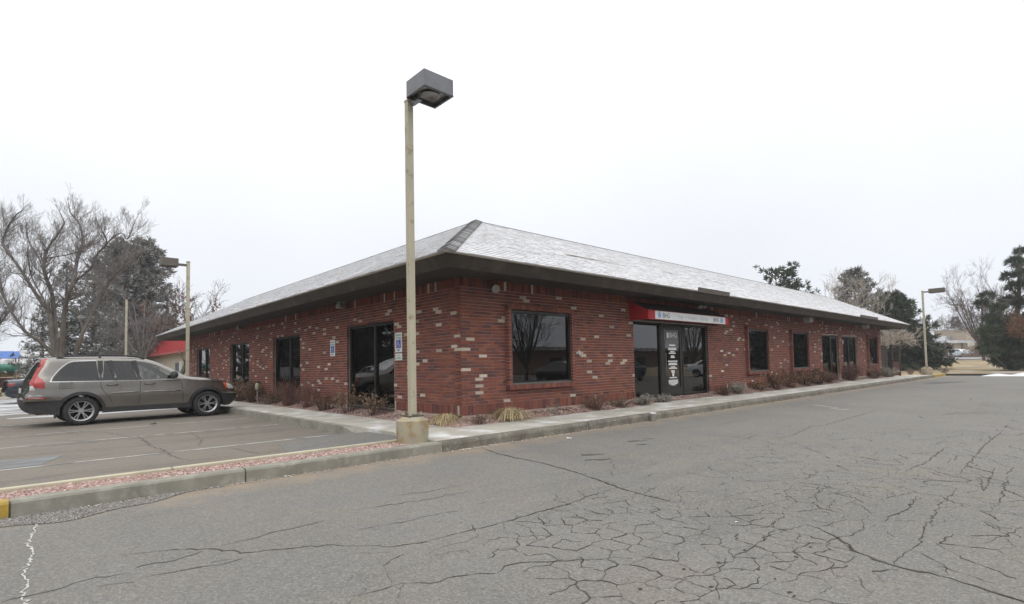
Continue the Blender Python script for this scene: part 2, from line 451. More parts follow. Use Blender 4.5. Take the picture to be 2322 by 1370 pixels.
# ---- planting beds
mb = MB()
def bed(mb, pts):
    for (a, b) in zip(pts[:-1], pts[1:]):
        mb.quad([(*a[0], a[1]), (*b[0], b[1]), (*b[2], b[3]), (*a[2], a[3])])
N = 60
for i in range(N):
    x0, x1 = -.6+(32.5)*i/N, -.6+(32.5)*(i+1)/N
    for j in range(5):
        y0, y1 = -.50+.55*j/5, -.50+.55*(j+1)/5
        zf = lambda x, y: ZS-.03+(.125*smoothstep(-.5, 0.05, y))*(smoothstep(-.75, .1, x))+.008*math.sin(x*7+y*9)
        mb.quad([(x0, y0, zf(x0, y0)), (x1, y0, zf(x1, y0)), (x1, y1, zf(x1, y1)), (x0, y1, zf(x0, y1))])
for i in range(40):
    y0, y1 = .05+24.5*i/40, .05+24.5*(i+1)/40
    for j in range(5):
        x0, x1 = -.60+.65*j/5, -.60+.65*(j+1)/5
        zf2 = lambda x, y: ZS-.03+.09*smoothstep(-.6, .05, x)+.008*math.sin(y*7+x*9)
        mb.quad([(x0, y0, zf2(x0, y0)), (x1, y0, zf2(x1, y0)), (x1, y1, zf2(x1, y1)), (x0, y1, zf2(x0, y1))])
mb.obj('planting_bed', m_soil, kind='structure')
mb = MB()
def sp1():
    x = -.58+14*rng.random()**1.8; y = rng.uniform(-.49, .0); return (x, y, zf(x, y)+.008)
def sp2():
    y = -.1+10*rng.random()**1.5; x = rng.uniform(-.59, 0.0); return (x, y, (zf2(x, y) if y > .05 else zf(x, y))+.008)
stones(mb, 9000, sp1, .012, .026); stones(mb, 7000, sp2, .012, .026)
mb.obj('bed_gravel', m_gravel, kind='stuff')
# ---- loose chippings against the island kerb
def in_patch(x, y):
    lim = -1.88 - .62*max(0, min(1, (-4.75-x)/1.6))*(.75+.25*math.sin(x*3)) - .05*math.sin(x*9)
    return y > lim
pts = []
for i in range(26):
    x = -8.5+3.75*i/25; pts.append((x, -1.88-.62*max(0, min(1, (-4.75-x)/1.6))*(.75+.25*math.sin(x*3))-.05*math.sin(x*9)))
mb = MB(); mb.quad([(x, y, ZD+.004) for x, y in pts]+[(-4.75, -1.862, ZD+.004), (-8.5, -1.862, ZD+.004)])
mb.obj('worn_patch', m_patch_b, kind='structure')
mb = MB()
def spc():
    while True:
        x, y = rng.uniform(-7.6, -4.75), rng.uniform(-2.6, -1.87)
        if in_patch(x, y): return (x, y, ZD+.006)
stones(mb, 9000, spc, .004, .010)
mb.obj('loose_chippings', m_patch, kind='stuff')
# ---- crumbs of concrete and litter along the kerb foot
mb = MB(); stones(mb, 500, lambda: (-1.5+20*rng.random()**2, -1.87-abs(rng.normal(0, .05)), ZD+.005), .005, .018)
stones(mb, 500, lambda: (-6+5*rng.random(), -1.87-abs(rng.normal(0, .05)), ZD+.005), .004, .012)
mb.obj('kerb_crumbs', mat_rnd('crumbs', [(.40, .34, .26), (.55, .52, .48), (.25, .2, .15)], .95, grain=.1), kind='stuff')

# ---- cracks in the asphalt (ribbons lying on the drive)
ZC = ZD+.003
def ribbon(mb, pts, w, seg=.05, jit=.012, taper=True):
    P = [np.array(p[:2], float) for p in pts]
    out = []
    for a, b in zip(P[:-1], P[1:]):
        d = b-a; L = math.hypot(*d); n = max(1, min(40, int(L/seg))); nn = np.array([-d[1], d[0]])/(L or 1)
        for i in range(n):
            q = a+d*i/n
            if i: q = q+nn*rng.normal(0, min(jit, .12*L))
            out.append(q)
    out.append(P[-1])
    n = len(out); pl = pr_ = None; w = w*.82
    for i, q in enumerate(out):
        d = out[min(i+1, n-1)]-out[max(i-1, 0)]; L = math.hypot(*d) or 1; nn = np.array([-d[1], d[0]])/L
        t = min(1, .35+min(i, n-1-i)/(.25*n+1)) if taper else 1
        ww = w*t*rng.uniform(.3, 1.5)/2
        l_, r_ = q+nn*ww, q-nn*ww
        if pl is not None: mb.quad([(*pl, ZC), (*pr_, ZC), (*r_, ZC), (*l_, ZC)])
        pl, pr_ = l_, r_
def cpx(lst, ox, oy, s): return [at(ox+x/s, oy+y/s, ZC) for x, y in lst]
mb = MB()
A = lambda q: cpx(q, 800, 900, 2.9025)
B = lambda q: cpx(q, 1500, 860, 2.686)
Lc = lambda q: cpx(q, 0, 960, 2.9025)
ribbon(mb, A([(850,335),(960,375),(1080,402),(1250,435),(1450,490),(1600,540),(1760,600),(1900,640),(2090,685)]), .028, jit=.006)
ribbon(mb, B([(880,885),(980,920),(1080,970),(1210,1060),(1400,1130),(1560,1170),(1760,1210),(2000,1290),(2200,1350),(2400,1430)]), .024)
ribbon(mb, A([(0,980),(130,977),(260,985),(450,960),(600,920),(740,885),(860,860),(1000,820),(1250,750),(1420,705),(1560,650),(1750,595)]), .012)
ribbon(mb, Lc([(700,870),(960,850),(1150,830),(1400,825),(1640,848),(1850,830),(2050,805),(2322,805)]), .012)
ribbon(mb, A([(0,1310),(160,1275),(320,1225),(520,1225),(670,1180),(840,1160),(950,1160),(1000,1110),(1100,1090),(1290,1085),(1480,1070),(1680,1060),(1850,1060)]), .010)
for q, w in (([(1800,660),(1770,700),(1690,770),(1650,860),(1600,910),(1560,1010),(1490,1050),(1420,1130)], .012),
             ([(620,370),(800,340),(910,285),(990,280),(1150,235),(1340,180)], .022), ([(1480,560),(1620,500),(1680,450),(1740,410)], .018),
             ([(1820,570),(1890,490),(1970,400),(2080,310)], .018), ([(1550,710),(1530,760),(1480,800),(1400,830),(1360,865),(1310,862)], .014),
             ([(740,815),(710,860),(640,900),(540,905)], .010), ([(900,890),(700,915),(640,960),(560,1020),(440,1090),(330,1180),(130,1210),(0,1220)], .013),
             ([(500,1045),(560,1090),(600,1140),(560,1165),(440,1150),(360,1160)], .011), ([(1240,850),(1230,900),(1160,950),(1080,960),(1000,1000),(900,995),(810,1050),(830,1090)], .013),
             ([(830,1090),(720,1110),(620,1125)], .013), ([(900,1000),(1000,1010),(1180,1050)], .009), ([(1010,1080),(1040,1140),(960,1170),(850,1180),(820,1220),(700,1250)], .010),
             ([(1190,1190),(1220,1250),(1280,1300)], .010), ([(320,1190),(330,1270),(350,1350)], .010), ([(330,1270),(480,1275),(590,1240),(600,1200),(560,1170)], .010),
             ([(1110,985),(1170,1045)], .008), ([(2010,1290),(2200,1350)], .02), ([(1500,1035),(1620,1080),(1720,1130),(1750,1190)], .009),
             ([(960,640),(935,715),(860,735)], .012), ([(1045,735),(1030,790)], .012), ([(870,610),(950,560)], .014), ([(1010,680),(1080,700),(1180,720),(1230,755)], .012),
             ([(1100,855),(1010,890),(900,890)], .010), ([(1800,940),(1900,965),(2030,975)], .008), ([(1960,1000),(2060,960),(2200,900)], .008),
             ([(1940,600),(1960,680),(1990,640),(2030,540)], .014), ([(2110,590),(2080,700),(2020,790)], .014), ([(840,395),(990,460)], .016),
             ([(1110,455),(1300,490),(1450,500)], .02), ([(1790,280),(2000,285),(2190,292)], .02), ([(160,330),(400,350),(640,375),(700,410)], .016)):
    ribbon(mb, B(q), w*.62, jit=.010)
mbs = mb
mb = MB()
for q, w in (([(0,745),(320,700),(560,660),(760,620)], .012), ([(30,875),(360,815),(600,760),(720,740)], .014), ([(250,655),(560,610),(770,565)], .010), ([(780,710),(1000,670)], .008)):
    ribbon(mb, A(q), w, jit=.02)
for q in ([(0,1180),(330,1100),(560,1030),(840,985)], [(900,945),(1150,900),(1330,840)], [(640,1075),(880,1045)], [(930,1020),(1150,975),(1380,935),(1600,885)], [(1460,800),(1650,760),(1880,700),(2130,640)], [(1390,915),(1520,895)]):
    ribbon(mb, Lc(q), .020, jit=.012)
mb.obj('asphalt_seams', m_seam, kind='stuff')
mb = mbs
# alligator cracking: edges between the cells of jittered points, in the worn part of the drive
def alligator(mb, poly, cell, w, keep, stretch=1.0, ang=0.0):
    P = [np.array(p[:2]) for p in poly]
    x0, x1 = min(p[0] for p in P), max(p[0] for p in P); y0, y1 = min(p[1] for p in P), max(p[1] for p in P)
    def inside(q):
        c = False
        for i in range(len(P)):
            a, b = P[i], P[i-1]
            if (a[1] > q[1]) != (b[1] > q[1]) and q[0] < (b[0]-a[0])*(q[1]-a[1])/(b[1]-a[1])+a[0]: c = not c
        return c
    pts = []
    nx, ny_ = int((x1-x0)/cell)+3, int((y1-y0)/cell)+3
    for i in range(nx):
        for j in range(ny_):
            pts.append(Vector((x0+(i-1+rng.uniform(-.42, .42)+.5*(j % 2))*cell, y0+(j-1+rng.uniform(-.42, .42))*cell)))
    vs, es, fs, *_ = delaunay_2d_cdt(pts, [], [], 0, 1e-5)
    def cc(f):
        a, b, c = (np.array(vs[i]) for i in f)
        d = 2*(a[0]*(b[1]-c[1])+b[0]*(c[1]-a[1])+c[0]*(a[1]-b[1]))
        if abs(d) < 1e-9: return (a+b+c)/3
        s = np.array([(a@a), (b@b), (c@c)])
        return np.array([s[0]*(b[1]-c[1])+s[1]*(c[1]-a[1])+s[2]*(a[1]-b[1]), s[0]*(c[0]-b[0])+s[1]*(a[0]-c[0])+s[2]*(b[0]-a[0])])/d
    C = [cc(f) for f in fs]; E = {}
    for k, f in enumerate(fs):
        for i in range(3):
            E.setdefault(tuple(sorted((f[i], f[(i+1) % 3]))), []).append(k)
    for e_, ks in E.items():
        if len(ks) == 2:
            a, b = C[ks[0]], C[ks[1]]
            if math.hypot(*(a-b)) > cell*2.2: continue
            if inside((a+b)/2) and rng.random() < keep: ribbon(mb, [a, b], w*rng.choice([.4, .6, .8, 1, 1.6]), seg=.035, jit=.008, taper=False)
P_ = lambda l: [at(x, y, ZC) for x, y in l]
alligator(mb, P_([(1140,1200),(1380,1150),(1620,1150),(1800,1190),(2020,1290),(1990,1390),(1700,1420),(1400,1420),(1230,1340)]), .19, .0066, .82)
alligator(mb, P_([(1080,1190),(1290,1110),(1560,1100),(1640,1150),(1390,1170),(1200,1240),(950,1290)]), .23, .0048, .6)
alligator(mb, P_([(1560,1060),(1760,1020),(1980,1060),(2000,1150),(1800,1180),(1640,1140)]), .30, .0062, .55)
alligator(mb, P_([(1640,1010),(1960,960),(2250,980),(2322,1100),(2322,1240),(2150,1220),(2020,1130)]), .36, .0070, .42)
alligator(mb, P_([(2050,930),(2322,920),(2322,1020),(2150,1010)]), .7, .012, .32)
alligator(mb, P_([(1500,1000),(1900,975),(2000,1050),(1760,1075),(1560,1090)]), .30, .0052, .35)
alligator(mb, P_([(1200,1075),(1480,1010),(1560,1050),(1400,1110),(1250,1130)]), .27, .0045, .32)
alligator(mb, P_([(2050,1000),(2322,960),(2322,1090),(2120,1110)]), .42, .0075, .6)
alligator(mb, P_([(1640,1060),(1990,1020),(2060,1120),(1800,1150)]), .24, .0050, .45)
alligator(mb, P_([(1650,930),(1900,915),(1990,980),(1640,1000)]), .55, .0075, .22)
alligator(mb, P_([(1250,1130),(1640,1080),(1900,1100),(2000,1200),(1500,1180),(1300,1200)]), .11, .0032, .30)
alligator(mb, P_([(1900,1090),(2322,1060),(2322,1200),(2040,1180)]), .17, .0040, .34)
alligator(mb, P_([(1980,900),(2322,880),(2322,930),(2040,945)]), 1.1, .016, .3)
alligator(mb, P_([(1980,1180),(2322,1160),(2322,1330),(2100,1290)]), .30, .0055, .28)
alligator(mb, P_([(820,1240),(1120,1180),(1250,1330),(1200,1400),(760,1400)]), .34, .0048, .30)
for bx_, by_ in ((1800,1250),(1805,1262),(1720,1290),(1838,1240),(1790,1343),(1800,1352),(1450,1335),(1628,1275),(1552,1290),(1690,1247),(1730,1218),(1612,1330)):
    c = at(bx_, by_, ZC); a0 = rng.uniform(0, 6)
    mb.quad([(c[0]+(.014*math.cos(a0+k)*rng.uniform(.3, 1.7)), c[1]+(.010*math.sin(a0+k)*rng.uniform(.3, 1.7)), ZC+.0005) for k in np.arange(0, 6.2, .8)])
mb.obj('asphalt_cracks', m_crack, kind='stuff')
mb = MB(); ZC = ZL+.003
for q, w in (([(900,80),(1000,150),(1060,170),(1130,215),(1230,240)], .03), ([(330,30),(520,75),(700,60),(860,90)], .02), ([(1500,160),(1700,200),(1880,180)], .018), ([(100,130),(420,110),(640,120)], .02), ([(1250,60),(1330,110),(1300,150)], .015)):
    ribbon(mb, Lc(q), w, jit=.02)
mb.obj('lot_cracks', m_seam, kind='stuff')
ZC = ZD+.003
mb = MB()
ribbon(mb, Lc([(252,628),(225,700),(180,800),(215,835),(190,930),(150,1000),(187,1050),(150,1140),(180,1190)]), .016, seg=.028, jit=.008, taper=False)
mb.obj('filled_crack', m_crack_w, kind='stuff')
# ---- stains and worn paint
def blob(name, px, py, z, rx, ry, mt, rz=0, n=18, kind='stuff'):
    c = at(px, py, z); mb = MB(); P = []
    for i in range(n):
        a = 2*PI*i/n; r = 1+.22*math.sin(a*3+px)+.12*math.sin(a*5+py)
        x, y = rx*r*math.cos(a), ry*r*math.sin(a)
        P.append((c[0]+x*math.cos(rz)-y*math.sin(rz), c[1]+x*math.sin(rz)+y*math.cos(rz), z))
    mb.quad(P); return mb.obj(name, mt, kind=kind)
for px, py, rx, ry in ((1340,1031,.16,.05),(1364,1042,.13,.05),(1334,1043,.07,.03),(1441,1000,.16,.05),(1455,1008,.10,.04),(1470,995,.10,.03)):
    blob('oil_stain', px, py, ZD+.0025, rx, ry, m_stain, -.6)
blob('damp_stain', 2140, 868, ZD+.0025, 1.9, .35, m_stain, -.25)
def stripe(name, p0, p1, w, z, mt):
    a, b = np.array(p0[:2]), np.array(p1[:2]); d = b-a; L = math.hypot(*d); nn = np.array([-d[1], d[0]])/L*w/2
    mb = MB(); mb.quad([(*(a-nn), z), (*(b-nn), z), (*(b+nn), z), (*(a+nn), z)]); return mb.obj(name, mt, kind='structure')
for a, b in (((1820,907),(1868,907)),((1838,917),(1925,929)),((1880,913),(1975,919)),((1882,926),(1925,931)),((1850,900),(1870,902))):
    stripe('painted_line', at(*a, ZD), at(*b, ZD), .07, ZD+.004, m_paint_w)
for y in (1.62, 4.62, 7.0, 10.4, 13.2):
    stripe('parking_line', (-7.2, y), (-1.95, y), .09, ZL+.004, m_paint_w)
sheet('faded_blue_marking', [(-8.5, 1.75), (-6.2, 1.75), (-5.9, 2.7), (-8.5, 2.9)], m_paint_b, ZL+.004, kind='structure')
# ---- thin snow on the lot
for px, py, rx, ry in ((60,938,3.0,.55),(330,930,3.4,.7),(420,918,2.2,.5),(150,925,3,.8),(20,905,2.5,.7)):
    blob('snow_patch', px, py, ZL+.005, rx, ry, m_slush, .05, 22)
sheet('snowy_far_lot', [(-40, 16), (-3.2, 16.5), (-2.6, 32), (-40, 32)], m_slush, ZL+.004, kind='structure')
# ================================================================== the brick building
LX, LY, ZW = 31.13, 24.04, 2.777
BR = [(0.097, 0.05, 0.046), (0.172, 0.067, 0.048), (0.231, 0.079, 0.052), (0.189, 0.071, 0.052), (0.118, 0.057, 0.057), (0.252, 0.101, 0.064), (0.172, 0.074, 0.065), (0.21, 0.072, 0.053)]
m_brick = mat_rnd('red_brick', BR, .92, grain=.3, gscale=45, bmp=.3)
m_brick_o = mat_rnd('red_brick_single', BR, .92, grain=.3, gscale=45, bmp=.3, objinfo=True)
WH = [(.44,.37,.31), (.55,.48,.41), (.36,.30,.25), (.49,.42,.35)]
m_white = mat_rnd('pale_brick', WH, .95, grain=.35, gscale=60)
m_white_o = mat_rnd('pale_brick_single', WH, .95, grain=.35, gscale=60, objinfo=True)
m_mortar = mat('mortar', (.50, .40, .34), (.34, .255, .215), .95, 6, bmp=.3, bscale=80)
m_wood = mat('dark_fascia', (.044, .033, .024), (.027, .021, .016), .75, 1.5, stretch=(1, 1, 6), bmp=.2, bscale=30, c3=(.064, .049, .036), scale3=3, lo3=.5, hi3=.7)
m_soffit = mat('dark_soffit', (.030, .026, .022), (.022, .019, .017), .85, 2)
m_frame = mat('bronze_aluminium', (.018, .016, .014), (.026, .024, .021), .38, 8, metal=.3)
m_sill = mat('grey_sill', (.16, .16, .155), (.11, .11, .105), .5, 8, metal=.4)
m_glass = glass_mat('tinted_glass', (.16, .165, .16), 1.75)
m_glass_d = glass_mat('dark_glass', (.05, .052, .05), 1.45)
m_inside = mat('interior_wall', (.16, .15, .135), (.13, .12, .11), .9, 2)
m_rearwall = mat('rear_brick', (.17, .058, .045), (.12, .045, .036), .9, 12)
bld = empty('brick_building', (0, 0, 0), 'low red brick office building with wide snow-dusted hipped roof and dark eaves', 'building')

# openings: (u0, u1, z0, z1)
OPR = [(1.24, 3.16, .56, 2.13), (5.86, 10.02, -.15, 2.13), (12.90, 14.55, .62, 2.13), (17.05, 18.80, .66, 2.13), (20.92, 23.28, -.1, 2.12), (23.98, 26.38, -.1, 2.12), (28.25, 29.95, .67, 2.14)]
OPL = [(2.64, 5.08, .02, 2.10), (8.40, 10.82, .02, 2.10), (13.52, 16.05, .02, 2.10), (19.40, 21.90, .02, 2.10)]
mapR = lambda u, z, d: (u, d, z)               # d: metres into the wall
mapL = lambda u, z, d: (d, u, z)
def cut(a, b, z0, z1, ops):
    iv = [(a, b)]
    for u0, u1, w0, w1 in ops:
        if w1 <= z0+.004 or w0 >= z1-.004: continue
        nx = []
        for p, q in iv:
            if u1 <= p or u0 >= q: nx.append((p, q)); continue
            if u0-p > .03: nx.append((p, u0))
            if q-u1 > .03: nx.append((u1, q))
        iv = nx
    return iv
def layout(L, u_start, ops, pw):
    out = []; C = .0677
    def course(z0, z1, w, off):
        u = u_start-off; lw = False
        while u < L:
            a, b = max(u, u_start), min(u+w-(.004 if z1-z0 < .1 else .009), L)
            if b-a > .03:
                wh = (not lw) and rng.random() < pw(u)*(.55 if z1-z0 > .1 else 1); lw = wh
                if wh and b-a > .1: a += .006; b -= .006
                for p, q in cut(a, b, z0, z1, ops): out.append((p, q, z0, z1, wh))
            u += w
    course(.0, .194, .0677, 0)
    for i in range(35):
        course(.2035+i*C, .2035+i*C+.0575, .213, (.1065 if i % 2 else 0))
    course(ZW-.204, ZW-.008, .0677, 0)
    return out
def brick_wall(name, mapf, L, u0, ops, pw, parent, base=-.15):
    # mortar backing with the openings left out
    us = sorted({u0+.008, L-.008} | {o[0] for o in ops} | {o[1] for o in ops})
    mb = MB()
    for a, b in zip(us[:-1], us[1:]):
        o = [q for q in ops if q[0] <= a+1e-6 and q[1] >= b-1e-6]
        for z0, z1 in ([(base, ZW)] if not o else [(base, o[0][2]), (o[0][3], ZW)]):
            if z1-z0 > .01:
                c = [mapf(a, z0, .008), mapf(b, z1, .22)]
                mb.box(min(c[0][0], c[1][0]), max(c[0][0], c[1][0]), min(c[0][1], c[1][1]), max(c[0][1], c[1][1]), z0, z1)
    wall = mb.obj(name, m_mortar, parent)
    bricks = layout(L, u0, ops, pw)
    cx = np.array(CAM)
    dist = [np.linalg.norm(np.array(mapf((b[0]+b[1])/2, (b[2]+b[3])/2, 0))-cx)+(.0 if (abs(b[1]-b[0]-.209) < .004 or abs(b[1]-b[0]-.197) < .004) else 50) for b in bricks]
    return wall, bricks, dist, mapf
def finish_walls(sets):
    allb = sorted((d, i, k) for k, s in enumerate(sets) for i, d in enumerate(s[2]))
    single = {(k, i) for d, i, k in allb[:300]}
    meshes = {}
    for k, (wall, bricks, dist, mapf) in enumerate(sets):
        mb = MB()
        for i, (u0, u1, z0, z1, wh) in enumerate(bricks):
            pr = rng.uniform(0, .0035)
            if (k, i) in single:
                key = (k, wh)
                if key not in meshes:
                    s = MB(); c = [mapf(-.1045, -.02875, 0), mapf(.1045, .02875, .05)]
                    s.box(min(c[0][0], c[1][0]), max(c[0][0], c[1][0]), min(c[0][1], c[1][1]), max(c[0][1], c[1][1]), -.02875, .02875)
                    meshes[key] = s.mesh('brick', m_white_o if wh else m_brick_o)
                inst('brick', meshes[key], wall, mapf((u0+u1)/2, (z0+z1)/2, -pr))
            else:
                c = [mapf(u0, z0, -pr), mapf(u1, z1, .05)]
                mb.box(min(c[0][0], c[1][0]), max(c[0][0], c[1][0]), min(c[0][1], c[1][1]), max(c[0][1], c[1][1]), z0, z1, rng.random(), 1 if wh else 0)
        mb.obj('bricks', [m_brick, m_white], wall, kind='stuff')
sR = brick_wall('long_wall', mapR, LX, 0.0, OPR, lambda u: .045 if u < 10 else .06, bld)
sL = brick_wall('short_wall', mapL, LY, 0.054, OPL, lambda u: .05 if u < 8 else .07, bld)
# keep the short wall clear of the long wall's thickness
finish_walls([sR, sL])
mb = MB(); mb.box(LX-.21, LX-.01, .23, LY-.01, -.15, ZW); mb.box(.23, LX-.22, LY-.21, LY-.01, -.15, ZW); mb.obj('rear_wall', m_rearwall, bld)
mb = MB(); mb.box(.23, LX-.22, .23, LY-.22, -.2, -.04); mb.box(3.6, LX-4, 4.0, 4.15, -.04, 2.7); mb.box(3.6, 3.75, 4.16, LY-3, -.04, 2.7)
for x in (4.6, 11.5, 16, 20, 27.3): mb.box(x, x+.12, .24, 3.99, -.04, 2.7)
for y in (7.1, 12.2, 17.6): mb.box(.24, 3.59, y, y+.12, -.04, 2.7)
mb.obj('interior', m_inside, bld)

# ---- windows and doors
def bx(mb, mapf, u0, u1, z0, z1, d0, d1, a=.5, mi=0):
    c = [mapf(u0, z0, d0), mapf(u1, z1, d1)]
    mb.box(min(c[0][0], c[1][0]), max(c[0][0], c[1][0]), min(c[0][1], c[1][1]), max(c[0][1], c[1][1]), z0, z1, a, mi)
def glazing(name, mapf, u0, u1, z0, z1, d, mulls=(), fw=.05, gl=m_glass, deep=.10, extra=None):
    f = MB()
    bx(f, mapf, u0, u1, z0, z0+fw, d, d+deep); bx(f, mapf, u0, u1, z1-fw, z1, d, d+deep)
    us = [u0]+list(mulls)+[u1]
    for i, u in enumerate(us):
        a, b = (u, u+fw) if i == 0 else ((u-fw, u) if i == len(us)-1 else (u-.045, u+.045))
        bx(f, mapf, a, b, z0+fw+.001, z1-fw-.001, d, d+deep)
    fr = f.obj(name, m_frame, bld)
    for i in range(len(us)-1):
        a = us[i]+(fw if i == 0 else .045); b = us[i+1]-(fw if i == len(us)-2 else .045)
        g = MB(); bx(g, mapf, a+.002, b-.002, z0+fw+.002, z1-fw-.002, d+deep*.45, d+deep*.45+.008); g.obj('pane', gl, fr)
    return fr
def surround(u0, u1, z0, z1, d0=-.12, w=.10):
    'ring of bricks standing proud of the wall round a window'
    mb = MB()
    n = int((u1-u0)/.0677)
    for i in range(n):
        a = u0+(u1-u0)*i/n; b = u0+(u1-u0)*(i+1)/n-.008
        bx(mb, mapR, a, b, z0, z0+w, d0-rng.uniform(0, .004), .0, rng.random()); bx(mb, mapR, a, b, z1-w, z1, d0-rng.uniform(0, .004), .0, rng.random())
    n = int((z1-z0-2*w)/.0677)
    for i in range(n):
        a = z0+w+.008+(z1-z0-2*w)*i/n; b = z0+w+(z1-z0-2*w)*(i+1)/n
        bx(mb, mapR, u0, u0+w-.012, a, b, d0-rng.uniform(0, .004), .0, .55+.45*rng.random()); bx(mb, mapR, u1-w+.012, u1, a, b, d0-rng.uniform(0, .004), .0, .55+.45*rng.random())
    o = mb.obj('brick_surround', m_brick, bld, kind='stuff')
    m2 = MB()
    for q in ((u0+.004, u1-.004, z0+.004, z0+w-.004), (u0+.004, u1-.004, z1-w+.004, z1-.004), (u0+.004, u0+w-.016, z0+w, z1-w), (u1-w+.016, u1-.004, z0+w, z1-w)):
        bx(m2, mapR, *q, d0+.009, .012)
    m2.obj('mortar_bed', m_mortar, o)
    return o
for (u0, u1, z0, z1), (s0, s1, t0, t1), gl in ((OPR[0], (1.15, 3.27, .46, 2.28), m_glass), (OPR[2], (12.76, 14.68, .47, 2.24), m_glass_d), (OPR[3], (16.95, 18.95, .50, 2.24), m_glass_d), (OPR[6], (28.13, 30.12, .50, 2.26), m_glass_d)):
    surround(s0, s1, t0, t1)
    fr = glazing('window', mapR, s0+.10, s1-.10, t0+.105, t1-.115, -.06, (), .055, gl)
    sb = MB(); bx(sb, mapR, s0+.10, s1-.10, t0+.100, t0+.135, -.10, -.062); sb.obj('sill', m_sill, fr)
for i, (u0, u1, z0, z1) in enumerate(OPL):
    fr = glazing('window', mapL, u0+.002, u1-.002, z0, z1-.002, .07, (u0+(u1-u0)*.43,), .06, m_glass)
    sb = MB(); bx(sb, mapL, u0+.01, u1-.01, z0-.05, z0-.002, -.03, .16); sb.obj('sill', m_sill, fr)
# entrance: side pane, door leaf with lettering, pane
u0, u1 = OPR[1][:2]
fr = glazing('entrance_window', mapR, u0+.002, 7.30, -.02, 2.128, .06, (), .05, m_glass)
fr = glazing('entrance_window', mapR, 8.50, u1-.002, -.02, 2.128, .06, (), .06, m_glass)
f = MB(); bx(f, mapR, 7.302, 7.42, -.02, 2.128, .05, .17); bx(f, mapR, 7.421, 8.498, 2.06, 2.128, .05, .17); fr = f.obj('door_frame', m_frame, bld)
def door(ua, ub, z0, z1, d, name='door', gl=m_glass):
    f = MB(); st = .11
    bx(f, mapR, ua, ua+st, z0, z1, d, d+.05); bx(f, mapR, ub-st, ub, z0, z1, d, d+.05)
    bx(f, mapR, ua+st, ub-st, z0, z0+.24, d+.001, d+.049); bx(f, mapR, ua+st, ub-st, z1-.12, z1, d+.001, d+.049)
    o = f.obj(name, m_frame, bld)
    g = MB(); bx(g, mapR, ua+st+.001, ub-st-.001, z0+.241, z1-.121, d+.02, d+.03); g.obj('pane', gl, o)
    h = MB(); hx = ua+.07
    h.tube([(hx, d-.05, .75), (hx, d-.05, 1.25)], .014, 8); h.tube([(hx, d-.05, .80), (hx, d+.002, .80)], .009, 6); h.tube([(hx, d-.05, 1.20), (hx, d+.002, 1.20)], .009, 6)
    h.obj('handle', m_sill, o)
    return o
dr = door(7.43, 8.49, -.01, 2.055, .07)
m_letter = mat('white_vinyl', (.82, .82, .82), (.76, .76, .76), .5, 20)
m_letter_bg = mat('frosted_vinyl', (.17, .17, .18), (.13, .13, .14), .5, 10)
cx = 7.98
mb = MB(); bx(mb, mapR, cx-.36, cx+.36, 1.52, 1.93, .083, .087)
vin = mb.obj('frosted_panel', m_letter_bg, dr)
tm = text_mesh('BHG', .21, m_letter, .001)
inst('lettering', tm, dr, (cx+.06, .080, 1.78), (PI/2, 0, 0))
mb = MB(); bx(mb, mapR, cx-.30, cx-.20, 1.70, 1.86, .078, .081)      # small emblem block by the letters
rows = [(1.46, .26, .04), (1.375, .34, .028), (1.335, .34, .028), (1.27, .18, .03), (1.225, .30, .028), (1.14, .14, .03), (1.10, .17, .028), (.985, .40, .03), (.925, .34, .028), (.885, .36, .028),
        (.815, .18, .028), (.775, .32, .028), (.70, .16, .028), (.66, .14, .028), (.495, .30, .028), (.42, .44, .022), (.385, .40, .022), (.35, .42, .022), (.315, .34, .022), (.28, .18, .022)]
for z, w, h in [(z, min(w*1.35, .52), h*1.15) for z, w, h in rows]:                                                    # the illegible small print, word by word
    u = cx-w/2
    while u < cx+w/2-.02:
        ww = min(rng.uniform(.04, .11), cx+w/2-u); bx(mb, mapR, u, u+ww, z, z+h, .086, .0885); u += ww+.012
mb.prism([(cx+.05*math.cos(a*PI/8), .60+.062*math.sin(a*PI/8)) for a in range(16)], lambda u, z: (u, .086, z), lambda u, z: (u, .0885, z))
mb.obj('small_print', m_letter, dr)
# two dark doorways further along
f = glazing('doorway_window', mapR, 20.925, 22.30, -.02, 2.115, .07, (), .05, m_glass_d)
door(22.31, 23.26, -.01, 2.08, .07, gl=m_glass_d)
f = glazing('doorway_window', mapR, 23.985, 26.375, -.02, 2.115, .07, (25.15,), .05, m_glass)
mb = MB(); bx(mb, mapR, 24.12, 24.42, 1.72, 1.92, .095, .10); mb.obj('window_notice', m_letter, f)
# doorsteps
mb = MB(); mb.box(5.9, 10.0, -.497, -.012, ZS-.1, ZS+.012); mb.obj('doorstep', m_conc, bld)
mb = MB(); mb.box(21.8, 26.4, -.497, -.012, ZS-.1, ZS+.012); mb.obj('doorstep', m_conc, bld)

